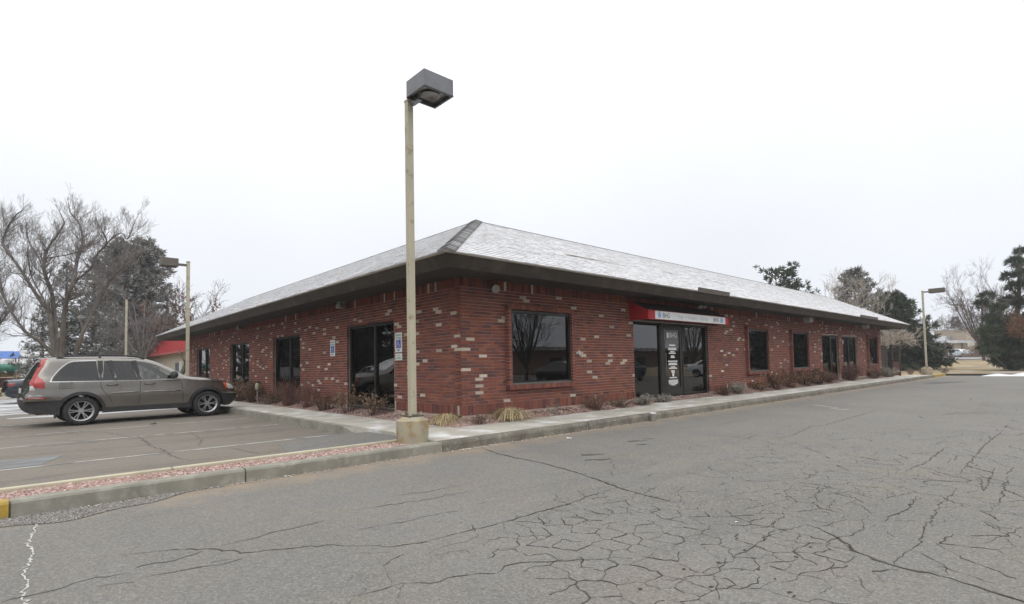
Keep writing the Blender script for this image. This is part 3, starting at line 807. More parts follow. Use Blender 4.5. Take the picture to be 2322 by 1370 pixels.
# ---- roof: hipped band round a flat deck, shingle by shingle
OT, OB, ZT, ZB, RW, ZR = 1.2444, 1.09, 2.8962, 2.68, 3.4204, 4.7021
def ring(o, z): return [(-o, -o, z), (LX+o, -o, z), (LX+o, LY+o, z), (-o, LY+o, z)]
e0, r0 = ring(OT, ZT+.012), ring(OT-RW, ZR-.02)
m_deck = mat('roof_deck', (.30, .30, .31), (.22, .22, .22), .9, 3)
mb = MB()
for i in range(4): mb.quad([e0[i], e0[(i+1) % 4], r0[(i+1) % 4], r0[i]])
mb.quad(r0)
roof = mb.obj('roof', m_deck, bld)
def shingle_mat(name, objinfo):
    q, n, l, b = new_mat(name)
    b.inputs['Roughness'].default_value = .85
    if objinfo: v = n.new('ShaderNodeObjectInfo').outputs['Random']
    else:
        a = n.new('ShaderNodeAttribute'); a.attribute_name = 'rnd'; v = a.outputs['Fac']
    ge = n.new('ShaderNodeNewGeometry')
    def nzp(s, st=None):
        t = n.new('ShaderNodeTexNoise'); t.inputs['Scale'].default_value = s; t.inputs['Detail'].default_value = 4; t.inputs['Roughness'].default_value = .6
        if st:
            mp = n.new('ShaderNodeMapping'); mp.inputs['Scale'].default_value = st; l.new(ge.outputs['Position'], mp.inputs[0]); l.new(mp.outputs[0], t.inputs[0])
        else: l.new(ge.outputs['Position'], t.inputs[0])
        return t.outputs['Fac']
    c = mixc(n, l, band(n, l, v, 0, 1), (.52, .52, .53), (.66, .66, .675))
    c = mixc(n, l, band(n, l, nzp(4.5), .40, .62), c, (.72, .725, .74))
    c = mixc(n, l, math_(n, l, 'MULTIPLY', band(n, l, nzp(11), .52, .70), .5), c, (.36, .355, .355))
    l.new(c, b.inputs['Base Color'])
    return q
m_sh, m_sh_o = shingle_mat('snowy_shingle', False), shingle_mat('snowy_shingle_single', True)
sl = math.hypot(RW, ZR-ZT); dh, dz = RW/sl, (ZR-ZT)/sl
rowsN = 27; ex = sl/rowsN
def slope(face):
    'origin, along, up and normal vectors of a slope; along runs from the near corner'
    if face == 'R': return Vector((-OT, -OT, ZT+.014)), Vector((1, 0, 0)), Vector((0, dh, dz)), Vector((0, -dz, dh)), LX+2*OT
    return Vector((-OT, -OT, ZT+.014)), Vector((0, 1, 0)), Vector((dh, 0, dz)), Vector((-dz, 0, dh)), LY+2*OT
cand = []
for face in 'RL':
    O, U, Wv, Nv, L = slope(face)
    for r in range(rowsN):
        s0 = r*ex; inset = s0*dh; u = inset+rng.uniform(-.3, 0)
        while u < L-inset:
            w = rng.uniform(.24, .42); a, b = max(u, inset+.02), min(u+w-.006, L-inset-.02)
            if b-a > .05: cand.append((face, a, b, s0, rng.random()))
            u += w
def shing(face, a, b, s0, thick):
    O, U, Wv, Nv, L = slope(face)
    lo, hi = O+Wv*(s0-.012), O+Wv*(s0+ex*1.02)
    t = thick
    p = [lo+U*a, lo+U*b, hi+U*b, hi+U*a]
    q = [lo+U*a+Nv*t, lo+U*b+Nv*t, hi+U*b+Nv*.004, hi+U*a+Nv*.004]
    return p, q
dd = sorted(range(len(cand)), key=lambda i: ((lambda c: (Vector(slope(c[0])[0])+slope(c[0])[1]*(c[1]+c[2])*.5+slope(c[0])[2]*c[3]-Vector(CAM)).length)(cand[i])) if cand[i][2]-cand[i][1] > .2 else 1e9)
single = set(dd[:300])
mb = MB(); shared = {}
for i, (face, a, b, s0, rn) in enumerate(cand):
    th = .014+.012*rn
    if i in single:
        w = round((b-a)/.03)*.03
        key = (face, w)
        if key not in shared:
            s = MB(); O, U, Wv, Nv, L = slope(face)
            P = [Vector(), U*w, Wv*(ex*1.03)+U*w, Wv*(ex*1.03)]; Q = [Nv*.022, U*w+Nv*.022, Wv*(ex*1.03)+U*w+Nv*.004, Wv*(ex*1.03)+Nv*.004]
            s.quad(Q); s.quad([P[0], P[1], Q[1], Q[0]]); s.quad([P[1], P[2], Q[2], Q[1]]); s.quad([P[3], P[0], Q[0], Q[3]])
            shared[key] = s.mesh('shingle', m_sh_o)
        O, U, Wv, Nv, L = slope(face)
        inst('shingle', shared[key], roof, O+U*a+Wv*(s0-.012)+Nv*(rn*.008))
        continue
    p, q = shing(face, a, b, s0, th)
    mb.quad(q, rn); mb.quad([p[0], p[1], q[1], q[0]], rn); mb.quad([p[1], p[2], q[2], q[1]], rn); mb.quad([p[3], p[0], q[0], q[3]], rn)
mb.obj('shingles', m_sh, roof, kind='stuff')
# hip caps, dark where the snow has gone
m_cap = mat_rnd('hip_shingle', [(.12, .12, .122), (.20, .20, .202), (.34, .34, .345), (.16, .16, .16), (.26, .26, .26)], .9, objinfo=True, grain=.4, gscale=30)
hip = Vector((RW, RW, ZR-ZT)); hl = hip.length; hu = hip/hl
s = MB()
sx = Vector((1, -1, 0)).normalized(); wv = .15
upn = hu.cross(sx); upn = upn if upn.z > 0 else -upn
def cp(t, side, k): return hu*t + (sx*side*wv) + Vector((0, 0, -abs(side)*wv*.30)) + upn*k
for side in (-1, 1):
    s.quad([cp(0, 0, .060), cp(0, side, .045), cp(.22, side, .030), cp(.22, 0, .040)]); s.quad([cp(0, 0, .060), cp(0, 0, .010), cp(0, side, .0), cp(0, side, .045)]); s.quad([cp(0, side, .045), cp(0, side, 0), cp(.22, side, 0), cp(.22, side, .030)])
cm = s.mesh('hip_cap', m_cap)
nb = int(hl/.15)
for i in range(nb): inst('hip_cap', cm, roof, Vector((-OT, -OT, ZT+.02))+hu*(hl*i/nb))
# ridge edge of the flat deck
mb = MB()
mb.box(OT*-1+RW-.06, LX+OT-RW, -OT+RW-.07, -OT+RW+.05, ZR-.03, ZR+.012); mb.box(-OT+RW-.07, -OT+RW+.05, -OT+RW+.06, LY+OT-RW, ZR-.03, ZR+.012)
mb.obj('ridge_trim', m_cap, roof)
# bare brown streaks where snow slid away, and rain diverters
m_bare = mat('bare_shingle', (.17, .135, .105), (.24, .21, .18), .9, 12)
def onslope(px, py):
    O, U, Wv, Nv, L = slope('R')
    d = Vector(at(px, py, 0.0)-CAM); 
    if d.z > 0 and False: pass
    dv = Vector((_fw+_R*(px-PW/2)/FPX+_U*((PH/2+SHY-py)/FPX)))
    t = (O-Vector(CAM)).dot(Nv)/dv.dot(Nv)
    return Vector(CAM)+dv*t
mb = MB()
Nv = slope('R')[3]
for pts, w in (([(1283,580),(1310,584),(1340,590),(1365,595)], .10), ([(1365,595),(1395,601),(1420,605)], .05), ([(1500,616),(1530,624)], .09), ([(1598,634),(1640,646)], .08), ([(1380,592),(1400,596)], .05)):
    P = [onslope(*q)+Nv*.032 for q in pts]
    for a, b in zip(P[:-1], P[1:]):
        u = (b-a).normalized(); v = Nv.cross(u)*w/2*rng.uniform(.6, 1.2)
        mb.quad([a-v, b-v*.8, b+v*.8, a+v])
mb.obj('bare_streak', m_bare, roof)
m_div = mat('brown_metal', (.105, .088, .072), (.085, .07, .058), .6, 5)
def diverter(x0, x1, label):
    mb = MB(); O, U, Wv, Nv, L = slope('R')
    b0 = O-Vector((0, 0, .03))
    mb.prism([(x0, .0), (x1, .0), (x1, .125), (x0, .125)], lambda u, z: (u, b0.y-.020-z*.15, b0.z+z), lambda u, z: (u, b0.y-.006-z*.15, b0.z+z))
    mb.obj('rain_diverter', m_div, roof, label=label)
diverter(7.12, 8.98, 'brown metal diverter above the entrance'); diverter(22.2, 25.2, 'brown metal diverter above the far doorways')
# fascia and soffit
mb = MB()
a, b = ring(OT-.03, ZT-.008), ring(OB, ZB)
for i in range(4):
    j = (i+1) % 4; mb.quad([b[i], b[j], a[j], a[i]])
fas = mb.obj('fascia', m_wood, bld)
mb = MB()
c = ring(OT, ZT); d = ring(OT, ZT+.016)
for i in range(4):
    j = (i+1) % 4; mb.quad([c[i], c[j], d[j], d[i]]); mb.quad([a[i], a[j], c[j], c[i]])
mb.obj('drip_edge', mat('drip_edge', (.42, .37, .30), (.50, .47, .43), .6, 4), roof)
mb = MB()
k = ring(-.02, ZW-.002)
for i in range(4):
    j = (i+1) % 4; mb.quad([b[j], b[i], k[i], k[j]])
mb.obj('soffit', m_soffit, bld)
mb = MB(); mb.box(.25, LX-.25, .25, LY-.25, ZW+.01, ZW+.05); mb.obj('ceiling', m_soffit, bld)

# ================================================================== things fixed to the building
m_lampbody = mat('grey_lamp_metal', (.30, .30, .28), (.22, .22, .21), .5, 12, metal=.3)
m_lens = mat('lamp_lens', (.42, .42, .40), (.34, .34, .33), .25, 10, spec=.6)
def soffit_floodlight(x, y, label):
    r = empty('wall_floodlight', (x, y, ZW-.045), label, 'floodlight', 'floodlights under the short eave')
    mb = MB(); mb.box(-.09, .09, -.11, .11, -.02, .045); mb.obj('mounting_plate', m_lampbody, r, bevel=.01)
    mb = MB(); mb.prism([(-.11, -.03), (.11, -.03), (.15, -.15), (-.15, -.15)], lambda u, z: (-.10, u, z), lambda u, z: (.06, u, z)); h = mb.obj('housing', m_lampbody, r, bevel=.012)
    mb = MB(); mb.prism([(-.10, -.045), (.10, -.045), (.125, -.14), (-.125, -.14)], lambda u, z: (-.106, u, z), lambda u, z: (-.1005, u, z)); mb.obj('lens', m_lens, r)
soffit_floodlight(-.22, 4.95, 'grey floodlight under the eave above the window nearest the tall lamp post')
soffit_floodlight(-.22, 13.9, 'small floodlight under the eave above the window behind the parked car')
r = empty('round_security_light', (.86, -.02, 2.62), 'round grey security lamp on the brick wall near the building corner', 'security lamp')
mb = MB(); mb.lathe([(.001, .03), (.055, .03), (.06, -.01), (.001, -.01)], 14, axis='y'); mb.obj('back_plate', m_lampbody, r)
mb = MB(); mb.lathe([(.03, -.012), (.075, -.05), (.095, -.11), (.085, -.115), (.001, -.09)], 16, axis='y'); o = mb.obj('lamp_head', m_lampbody, r, smooth=True); o.rotation_euler = (math.radians(25), 0, math.radians(-25))
r = empty('twin_spotlight', (8.95, -.35, ZW-.02), 'twin spotlight hanging from the soffit above the red awning', 'spotlight')
mb = MB(); mb.lathe([(.001, .0), (.05, 0), (.05, -.03), (.001, -.03)], 12); mb.obj('mount', m_lampbody, r)
for sgn in (-1, 1):
    mb = MB(); mb.tube([(0, 0, 0), (sgn*.07, -.02, -.05)], .012, 6); mb.lathe([(.02, 0), (.045, -.04), (.07, -.13), (.06, -.135), (.001, -.11)], 12)
    o = mb.obj('spot_head', m_lens, r, smooth=True); o.location = (sgn*.09, -.02, -.03); o.rotation_euler = (math.radians(-30), sgn*math.radians(-35), 0)
for x, lb in ((17.6, 'boxy pale soffit light above the third framed window'), (25.9, 'boxy pale soffit light above the far doorways')):
    r = empty('soffit_light', (x, -.55, ZB+.02), lb, 'soffit light', 'boxy lights under the long eave')
    mb = MB(); mb.box(-.20, .20, -.14, .14, -.03, .04); mb.obj('base', m_lampbody, r)
    mb = MB(); mb.prism([(-.19, -.03), (.19, -.03), (.15, -.19), (-.15, -.19)], lambda u, z: (u, -.13, z), lambda u, z: (u, .13, z)); mb.obj('diffuser', m_lens, r, bevel=.015)
r = empty('hose_tap', (3.47, -.0, 1.24), 'small white hose tap on the bricks right of the nearest framed window', 'tap')
m_wh = mat('white_plastic', (.70, .70, .68), (.6, .6, .58), .4, 10)
mb = MB(); mb.lathe([(.001, -.03), (.032, -.03), (.035, .0), (.001, .0)], 12, axis='y'); mb.obj('flange', m_wh, r)
mb = MB(); mb.tube([(0, -.03, 0), (0, -.09, 0), (0, -.10, -.06)], .014, 8); mb.lathe([(.001, .055), (.03, .055), (.03, .04), (.001, .04)], 10, c=(0, -.07, 0)); mb.tube([(0, -.07, 0), (0, -.07, .05)], .008, 6); mb.obj('spout', m_wh, r)
# accessible parking signs
m_sign = mat('white_sign', (.70, .71, .70), (.64, .65, .64), .45, 4)
m_blue = mat('sign_blue', (.02, .06, .33), (.025, .07, .36), .45, 6)
m_green = mat('sign_green', (.03, .20, .12), (.04, .22, .14), .5, 6)
def parking_sign(y, z, label, arrow):
    r = empty('parking_sign', (-.012, y, z), label, 'parking sign', 'accessible parking signs on the short wall')
    mb = MB(); mb.box(-.004, .004, -.152, .152, -.228, .228); mb.obj('panel', m_sign, r)
    for k, (t, s) in enumerate((('RESERVED', .055), ('PARKING', .055))):
        inst('lettering', text_mesh(t, s, m_green, .0008), r, (-.0062, 0, .165-.065*k), (PI/2, 0, -PI/2))
    mb = MB(); mb.box(-.0072, -.0045, -.10, .10, -.135, .06); sq = mb.obj('blue_square', m_blue, r)
    mb = MB()                                            # wheelchair figure
    f0, f1 = (lambda u, v: (-.0085, -u, v)), (lambda u, v: (-.0074, -u, v))
    mb.prism([(-.015+.016*math.cos(a*PI/5), .038+.014*math.sin(a*PI/5)) for a in range(10)], f0, f1)
    def bar(p, q, w):
        d = np.array(q)-np.array(p); nn = np.array([-d[1], d[0]])/np.hypot(*d)*w/2; p, q = np.array(p), np.array(q)
        mb.prism([tuple(p-nn), tuple(q-nn), tuple(q+nn), tuple(p+nn)], f0, f1)
    bar((-.015, .022), (-.010, -.045), .016); bar((-.012, -.005), (.030, -.005), .011); bar((-.012, -.045), (.035, -.045), .014); bar((.033, -.04), (.050, -.100), .014)
    P = [(-.008+.050*math.cos(a), -.065+.050*math.sin(a)) for a in np.linspace(1.9, 5.6, 12)]
    for p, q in zip(P[:-1], P[1:]): bar(p, q, .010)
    mb.obj('wheelchair_symbol', m_sign, sq)
    mb = MB(); mb.prism([(-.05, -.180), (.0, -.205), (.05, -.180), (.05, -.165), (-.05, -.165)], lambda u, v: (-.0060, -u, v), lambda u, v: (-.0045, -u, v)); mb.obj('arrow', m_blue, r)
    return r
parking_sign(5.97, 1.56, 'accessible parking sign alone on bricks between two tall windows', 0)
parking_sign(2.40, 1.56, 'accessible parking sign beside the tall lamp post, above a small plate', 0)
r = empty('van_plate', (-.012, 2.40, 1.225), 'small square white plate under the accessible parking sign by the lamp post', 'sign plate')
mb = MB(); mb.box(-.004, .004, -.152, .152, -.08, .08); mb.obj('panel', m_sign, r, bevel=.003)
for k, t in enumerate(('VAN', 'ACCESSIBLE')): inst('lettering', text_mesh(t, .045, m_green, .0008), r, (-.0062, 0, .03-.06*k), (PI/2, 0, -PI/2))
# awning over the entrance
m_red = mat('red_canvas', (.42, .022, .024), (.36, .018, .022), .7, 3, bmp=.1, bscale=200)
m_awtop = mat('dark_canvas', (.060, .042, .036), (.045, .032, .028), .8, 3)
aw = empty('awning', (7.98, 0, 2.13), 'red fabric awning with a white lettered band over the glass entrance', 'awning')
X0, X1, D = -2.29, 2.29, .60
mb = MB()
mb.quad([(X0, -.014, .53), (X0, -D, .235), (X1, -D, .235), (X1, -.014, .53)]); mb.obj('top_cover', m_awtop, aw)
mb = MB()
for x in (X0, X1):
    q = [(x, -.014, .0), (x, -.014, .528), (x, -D, .233), (x, -D, .0)]
    mb.quad(q if x == X0 else q[::-1])
mb.quad([(X0, -D-.002, .0), (X1, -D-.002, .0), (X1, -D-.002, .237), (X0, -D-.002, .237)])
mb.obj('red_cover', m_red, aw)
mb = MB()
for a, b in (((X0, -D+.02, .012), (X1, -D+.02, .012)), ((X0, -.03, .012), (X1, -.03, .012)), ((X0+.02, -D, .012), (X0+.02, -.03, .012)), ((X1-.02, -D, .012), (X1-.02, -.03, .012))): mb.tube([a, b], .016, 6)
mb.obj('tube_frame', m_lampbody, aw)
mb = MB(); mb.box(X0+.31, X1-.25, -D-.012, -D-.006, .012, .228); bandp = mb.obj('sign_band', m_sign, aw)
m_ink = mat('dark_ink', (.06, .06, .13), (.05, .05, .11), .5, 10)
m_ink2 = mat('pale_ink', (.42, .50, .58), (.38, .46, .54), .5, 10)
m_ink3 = mat('blue_ink', (.13, .30, .62), (.12, .28, .58), .5, 10)
def put(t, s, mt, x, z=.118, sx=1.0):
    o = inst('lettering', text_mesh(t, s, mt, .0008), bandp, (x, -D-.0135, z), (PI/2, 0, 0)); o.scale = (sx, 1, 1); return o
put('BHG', .185, m_ink, X0+.86); put('BHG', .185, m_ink, X1-.86)
put('Hope  \u2022  Respect  \u2022  Caring', .15, m_ink2, .02, sx=1.05)
put('\u2022', .16, m_ink3, -.36); put('\u2022', .16, m_ink3, .52)
for x in (X0+.52, X1-.50):                                 # the small blue emblem
    mb = MB(); f0, f1 = (lambda u, v: (x+u, -D-.0140, .118+v)), (lambda u, v: (x+u, -D-.0122, .118+v))
    mb.prism([(-.07, -.07), (-.035, -.07), (-.03, .02), (-.07, .08)], f0, f1); mb.prism([(-.02, -.07), (.02, -.07), (.02, .09), (-.02, .09)], f0, f1); mb.prism([(.035, -.07), (.07, -.07), (.07, .08), (.03, .02)], f0, f1)
    mb.prism([(-.06, .085), (.06, .085), (.06, .10), (-.06, .10)], f0, f1)
    mb.obj('emblem', m_ink3, bandp)
# ================================================================== lamp posts
m_post = mat('beige_post_paint', (.44, .40, .295), (.37, .342, .255), .6, 3, bmp=.1, bscale=30, c3=(.27, .22, .14), scale3=9, lo3=.58, hi3=.72, stretch=(1, 1, .3))
m_base = mat('rust_stained_concrete', (.38, .335, .225), (.30, .285, .24), .92, 4, bmp=.6, bscale=22, bdist=.012, c3=(.30, .195, .075), scale3=4.5, lo3=.46, hi3=.66, stretch=(1, 1, .5))
m_head = mat('grey_lamp_head', (.175, .18, .195), (.14, .145, .155), .45, 5, metal=.35, c3=(.20, .17, .13), scale3=8, lo3=.58, hi3=.7)
m_head_b = mat('bronze_lamp_head', (.12, .105, .085), (.10, .09, .075), .5, 5, metal=.3)
m_refl = mat('lamp_reflector', (.16, .14, .12), (.07, .06, .05), .35, 14, metal=.5)
def lamp_post(loc, H, label, head_dir, base=True, xo=0.0, head=True, headsize=(.53, .50, .25), mt_head=None, base_h=.41, arm=.12, base_r=.245, low=-.15):
    r = empty('lamp_post', (loc[0], loc[1], 0), label, 'lamp post', 'square beige car park light poles')
    pb = low+base_h if base else low
    mb = MB(); s = .05
    mb.box(-s, s, -s, s, pb, H); mb.obj('pole', m_post, r, bevel=.006)
    if base:
        mb = MB(); n = 28; prof = [(base_r*.985, low-.15), (base_r*.97, low+.02), (base_r, low+.15), (base_r*1.0, pb-.085), (base_r*.97, pb-.075), (base_r*.80, pb-.070), (base_r*.66, pb-.03), (.001, pb-.030)]
        mb.lathe(prof, n); o = mb.obj('concrete_base', m_base, r)
        mb = MB(); mb.box(-.125, .125, -.125, .125, pb-.029, pb-.006); pl = mb.obj('base_plate', m_head_b, r)
        mb = MB()
        for k in range(4):
            a = PI/4+k*PI/2; x, y = .135*math.cos(a), .135*math.sin(a); mb.tube([(x, y, pb-.02), (x, y, pb+.045)], .014, 6)
            mb.lathe([(.026, pb-.011), (.026, pb+.014), (.001, pb+.014)], 6, c=(x, y, 0))
        mb.obj('anchor_bolts', m_base, pl)
    if head:
        hw, hl, hh = headsize[:3]
        mb = MB(); z1 = H+.0; t = .02
        zt, zb = headsize[3] if len(headsize) > 3 else H+.16, 0
        zb = zt-hh
        # open-bottomed box: four sides and a lid
        y0, y1 = -arm-hl, -arm
        mb.box(-hw/2, hw/2, y0, y1, zt-t, zt); mb.box(-hw/2, hw/2, y0, y0+t, zb, zt-t); mb.box(-hw/2, hw/2, y1-t, y1, zb, zt-t)
        mb.box(-hw/2, -hw/2+t, y0+t, y1-t, zb, zt-t); mb.box(hw/2-t, hw/2, y0+t, y1-t, zb, zt-t)
        o = mb.obj('lamp_head', mt_head or m_head, r)
        mb = MB(); mb.box(-hw/2+t+.001, hw/2-t-.001, y0+t+.001, y1-t-.001, zb+.035, zb+.055); mb.obj('reflector_plate', m_refl, o)
        mb = MB(); mb.lathe([(.15, zb+.016), (.14, zb+.010), (.11, zb+.030), (.04, zb+.034)], 20, c=(0, (y0+y1)/2, 0)); mb.obj('reflector_ring', m_refl, o, smooth=True)
        mb = MB()
        for (a, b, c, d) in ((-hw/2-.004, hw/2+.004, y0-.004, y0+.03), (-hw/2-.004, hw/2+.004, y1-.03, y1+.004)): mb.box(a, b, c, d, zb-.012, zb-.001)
        for (a, b, c, d) in ((-hw/2-.004, -hw/2+.03, y0+.031, y1-.031), (hw/2-.03, hw/2+.004, y0+.031, y1-.031)): mb.box(a, b, c, d, zb-.012, zb-.001)
        mb.obj('door_frame', m_frame, o)
        mb = MB(); mb.box(-.04, .04, -arm-.002 if arm > .13 else -arm-.16, -.045, zb+.05 if arm > .13 else zb-.055, zb+.13 if arm > .13 else zb-.013); a = mb.obj('arm', mt_head or m_head, r)
        o.location.x = xo; a.location.x = min(xo, .03)
        if head_dir:
            for q in (o, a): q.rotation_euler = (0, 0, head_dir)
    mb = MB(); mb.box(-.056, .056, -.056, .056, H+.001, H+.03); mb.obj('pole_cap', mt_head or m_post, r)
    return r
lamp_post((-1.975, -1.31), 5.165, 'tall beige lamp post with grey box head on stained concrete base at the kerb corner', 0, xo=.15, headsize=(.53, .50, .25, 5.415), low=-.16)
lamp_post((-2.05, 13.6), 4.95, 'beige lamp post behind the parked car, brown box head pointing away from the building', -PI/2, headsize=(.42, .52, .27, 5.02), mt_head=m_head_b, arm=.34, base=True)
q = along(285, 29.5)
lamp_post((q[0], q[1]), 5.05, 'bare beige square pole without a lamp head, in front of the snowy trees', 0, head=False, base=False)
q = along(2101, 33.6)
lamp_post((q[0], q[1]), 5.15, 'beige lamp post at the far end of the pavement with bronze box head', 0, headsize=(.46, .78, .25, 5.25), mt_head=m_head_b, arm=.34, base_h=.5, base_r=.30)

# ================================================================== cars
def paint(name, c, metal=.5, rough=.28):
    return mat(name, c, tuple(v*.9 for v in c), rough, 3, metal=metal, coat=.6)
m_tyre = mat('tyre_rubber', (.018, .018, .018), (.035, .034, .032), .85, 20, bmp=.2)
m_alloy = mat('alloy', (.40, .40, .41), (.32, .32, .33), .35, 8, metal=.7)
m_blackp = mat('black_plastic', (.020, .021, .023), (.034, .034, .036), .6, 9, bmp=.1, bscale=120)
m_dark = mat('car_cavity', (.008, .008, .008), None, .9)
m_seat = mat('car_seat', (.22, .20, .17), (.18, .165, .14), .9, 9)
m_carglass = glass_mat('car_glass', (.74, .80, .79), 1.75)
m_privacy = glass_mat('privacy_glass', (.035, .036, .04), 1.65)
m_redlamp = mat('red_lamp', (.38, .010, .009), (.30, .014, .011), .12, 10, coat=.8)
m_reddark = mat('dark_red_lamp', (.22, .01, .012), (.18, .012, .012), .15, 10, coat=.8)
m_clear = mat('clear_lamp', (.58, .58, .58), (.46, .46, .47), .12, 14, coat=.8)
m_amber = mat('amber_lamp', (.62, .10, .015), (.5, .08, .01), .15, 10, coat=.8)
m_chrome = mat('chrome', (.66, .66, .67), (.6, .6, .61), .18, 5, metal=.9)
m_plate = mat('licence_plate', (.6, .62, .6), (.5, .52, .5), .5, 20)

def resample(P, step):
    out = []
    n = len(P)
    P = [np.array(p, float) for p in P]
    for i in range(n-1):
        p0, p1, p2, p3 = P[max(i-1, 0)], P[i], P[i+1], P[min(i+2, n-1)]
        k = max(2, int(np.linalg.norm(p2-p1)/step))
        for j in range(k):
            t = j/k
            out.append(.5*((2*p1)+(p2-p0)*t+(2*p0-5*p1+4*p2-p3)*t*t+(3*p1-p0-3*p2+p3)*t**3))
    out.append(P[-1]); return out
def wheel(parent, x, y, side, R, rim_r, W=.225, spokes=6, twin=True, shared={}):
    key = (R, rim_r, spokes, twin)
    if key not in shared:
        t = MB(); t.lathe([(rim_r-.012, -W/2+.02), (rim_r+.01, -W/2), (R-.035, -W/2), (R-.008, -W/2+.03), (R, -W/4), (R, W/4), (R-.008, W/2-.03), (R-.035, W/2), (rim_r+.01, W/2), (rim_r-.012, W/2-.02), (rim_r-.012, -W/2+.02)], 40, axis='y')
        mt = t.mesh('tyre', m_tyre, True)
        b = MB(); b.lathe([(.001, W/2-.10), (rim_r-.013, W/2-.10), (rim_r-.013, -W/2+.03)], 32, axis='y'); md = b.mesh('wheel', m_dark, True)
        r = MB(); r.lathe([(rim_r-.030, W/2-.03), (rim_r-.012, W/2-.012), (rim_r+.006, W/2+.004), (rim_r+.006, W/2-.02)], 40, axis='y')
        r.lathe([(.001, W/2-.018), (.055, W/2-.02), (.075, W/2-.045), (.07, W/2-.07)], 20, axis='y')
        for k in range(spokes):
            a0 = 2*PI*k/spokes
            for da in ((-.15, .15) if twin else (0,)):
                a = a0+da; wsp = .0125 if twin else .03
                ci, si = math.cos(a0+da*.6), math.sin(a0+da*.6); co, so = math.cos(a), math.sin(a)
                ri, ro = .055, rim_r-.015
                for (pp, qq) in (((ri*ci, ri*si), (ro*co, ro*so)),):
                    d = np.array(qq)-np.array(pp); nn = np.array([-d[1], d[0]])/np.hypot(*d)
                    A = [np.array(pp)-nn*wsp*.7, np.array(qq)-nn*wsp, np.array(qq)+nn*wsp, np.array(pp)+nn*wsp*.7]
                    r.prism([tuple(v) for v in A], lambda u, v: (u, W/2-.055, v), lambda u, v: (u, W/2-.016-(.012 if math.hypot(u, v) < .1 else 0), v))
        mr_ = r.mesh('rim', m_alloy)
        shared[key] = (mt, md, mr_)
    mt, md, mr_ = shared[key]
    w = inst('wheel', md, parent, (x, y, R), (0, 0, 0 if side > 0 else PI))
    inst('tyre', mt, w); inst('rim', mr_, w)
    return w
def build_car(name, sp):
    S = resample(sp['sil'], .05)
    S = np.array(S)
    Lc = sp['len']; hw = sp['hw']
    def Yb(x, z):
        t = x/Lc
        w = hw*(1-.13*max(0, (.12-t)/.12)**2.2-.26*max(0, (t-.80)/.20)**2.2)
        zb = sp['belt']
        if z > zb: w -= (z-zb)*sp['tumble']+.02*min(1, (z-zb)/.1)
        else: w -= .05*((zb-z)/zb)**1.6
        w += .018*math.exp(-((z-.72)/.16)**2)
        return w
    seg0, seg1 = S[:-1], S[1:]; dS = seg1-seg0; LS = (dS**2).sum(1)+1e-12
    def dist(x, z):
        p = np.array([x, z]); t = np.clip(((p-seg0)*dS).sum(1)/LS, 0, 1); q = seg0+dS*t[:, None]
        return math.sqrt((((p-q)**2).sum(1)).min())
    RR = sp.get('round', .11)
    def Y(x, z):
        d = min(dist(x, z), RR); k = 1-d/RR
        return Yb(x, z)-RR*(1-math.sqrt(max(0, 1-k*k)))*.85
    def side(poly_list, holes, mt, name, parent, off=0.0, dense=True, both=True, thick=0.0):
        'flat outline in x,z filled, mapped on the flank, on both sides'
        V = []; E = []
        def addloop(P):
            b = len(V); V.extend(Vector((float(p[0]), float(p[1]))) for p in P); n = len(P)
            E.extend((b+i, b+(i+1) % n) for i in range(n))
        out = poly_list
        addloop(out)
        for h in holes: addloop(h)
        def ins(x, z, P):
            c = False
            for i in range(len(P)):
                a, b = P[i], P[i-1]
                if (a[1] > z) != (b[1] > z) and x < (b[0]-a[0])*(z-a[1])/(b[1]-a[1])+a[0]: c = not c
            return c
        if dense:
            bx0, bx1 = min(p[0] for p in out), max(p[0] for p in out); bz0, bz1 = min(p[1] for p in out), max(p[1] for p in out)
            for x in np.arange(bx0, bx1, .09):
                for z in np.arange(bz0, bz1, .09): 
                    if ins(x, z, out): V.append(Vector((x, z)))
            for i in range(0, len(S)-1):
                t = S[min(i+1, len(S)-1)]-S[max(i-1, 0)]; t = t/(np.linalg.norm(t)+1e-9); nrm = np.array([t[1], -t[0]])
                for d in (.015, .04, .075, .11):
                    q = S[i]+nrm*d
                    if ins(q[0], q[1], out) and abs(dist(q[0], q[1])-d) < .006: V.append(Vector((q[0], q[1])))
        vs, es, fs, *_ = delaunay_2d_cdt(V, E, [], 0, 1e-5)
        F = []
        for f in fs:
            cx = sum(vs[i].x for i in f)/len(f); cz = sum(vs[i].y for i in f)/len(f)
            if ins(cx, cz, out) and not any(ins(cx, cz, h) for h in holes): F.append(f)
        for sgn in ((-1, 1) if both else (-1,)):
            mb = MB()
            for p in vs:
                mb.v.append((p.x, sgn*(Y(p.x, p.y)+off), p.y)); mb.a.append(.5)
            for f in F:
                a = list(f)
                n2 = (vs[f[1]]-vs[f[0]]).cross(vs[f[2]]-vs[f[0]])
                if (n2 > 0) != (sgn < 0): a = a[::-1]
                mb.f.append(tuple(a)); mb.m.append(0)
            o = mb.obj(name, mt, parent, smooth=True)
        return o
    def strip(a, b, mt, name, parent, off=0.0, crown=.03, n=12):
        'surface across the car between two stations of the outline'
        mb = MB(); idx = range(a, b+1)
        for i in idx:
            x, z = S[i]; y = Y(x, z)+off
            t = S[min(i+1, len(S)-1)]-S[max(i-1, 0)]; t = t/(np.linalg.norm(t)+1e-9); nr = np.array([-t[1], t[0]])
            for j in range(n+1):
                u = -1+2*j/n; c = crown*(1-u*u)+off
                mb.v.append((x+nr[0]*c, u*y, z+nr[1]*c)); mb.a.append(.5)
        for i in range(b-a):
            for j in range(n): mb.f.append((i*(n+1)+j, i*(n+1)+j+1, (i+1)*(n+1)+j+1, (i+1)*(n+1)+j)); mb.m.append(0)
        return mb.obj(name, mt, parent, smooth=True)
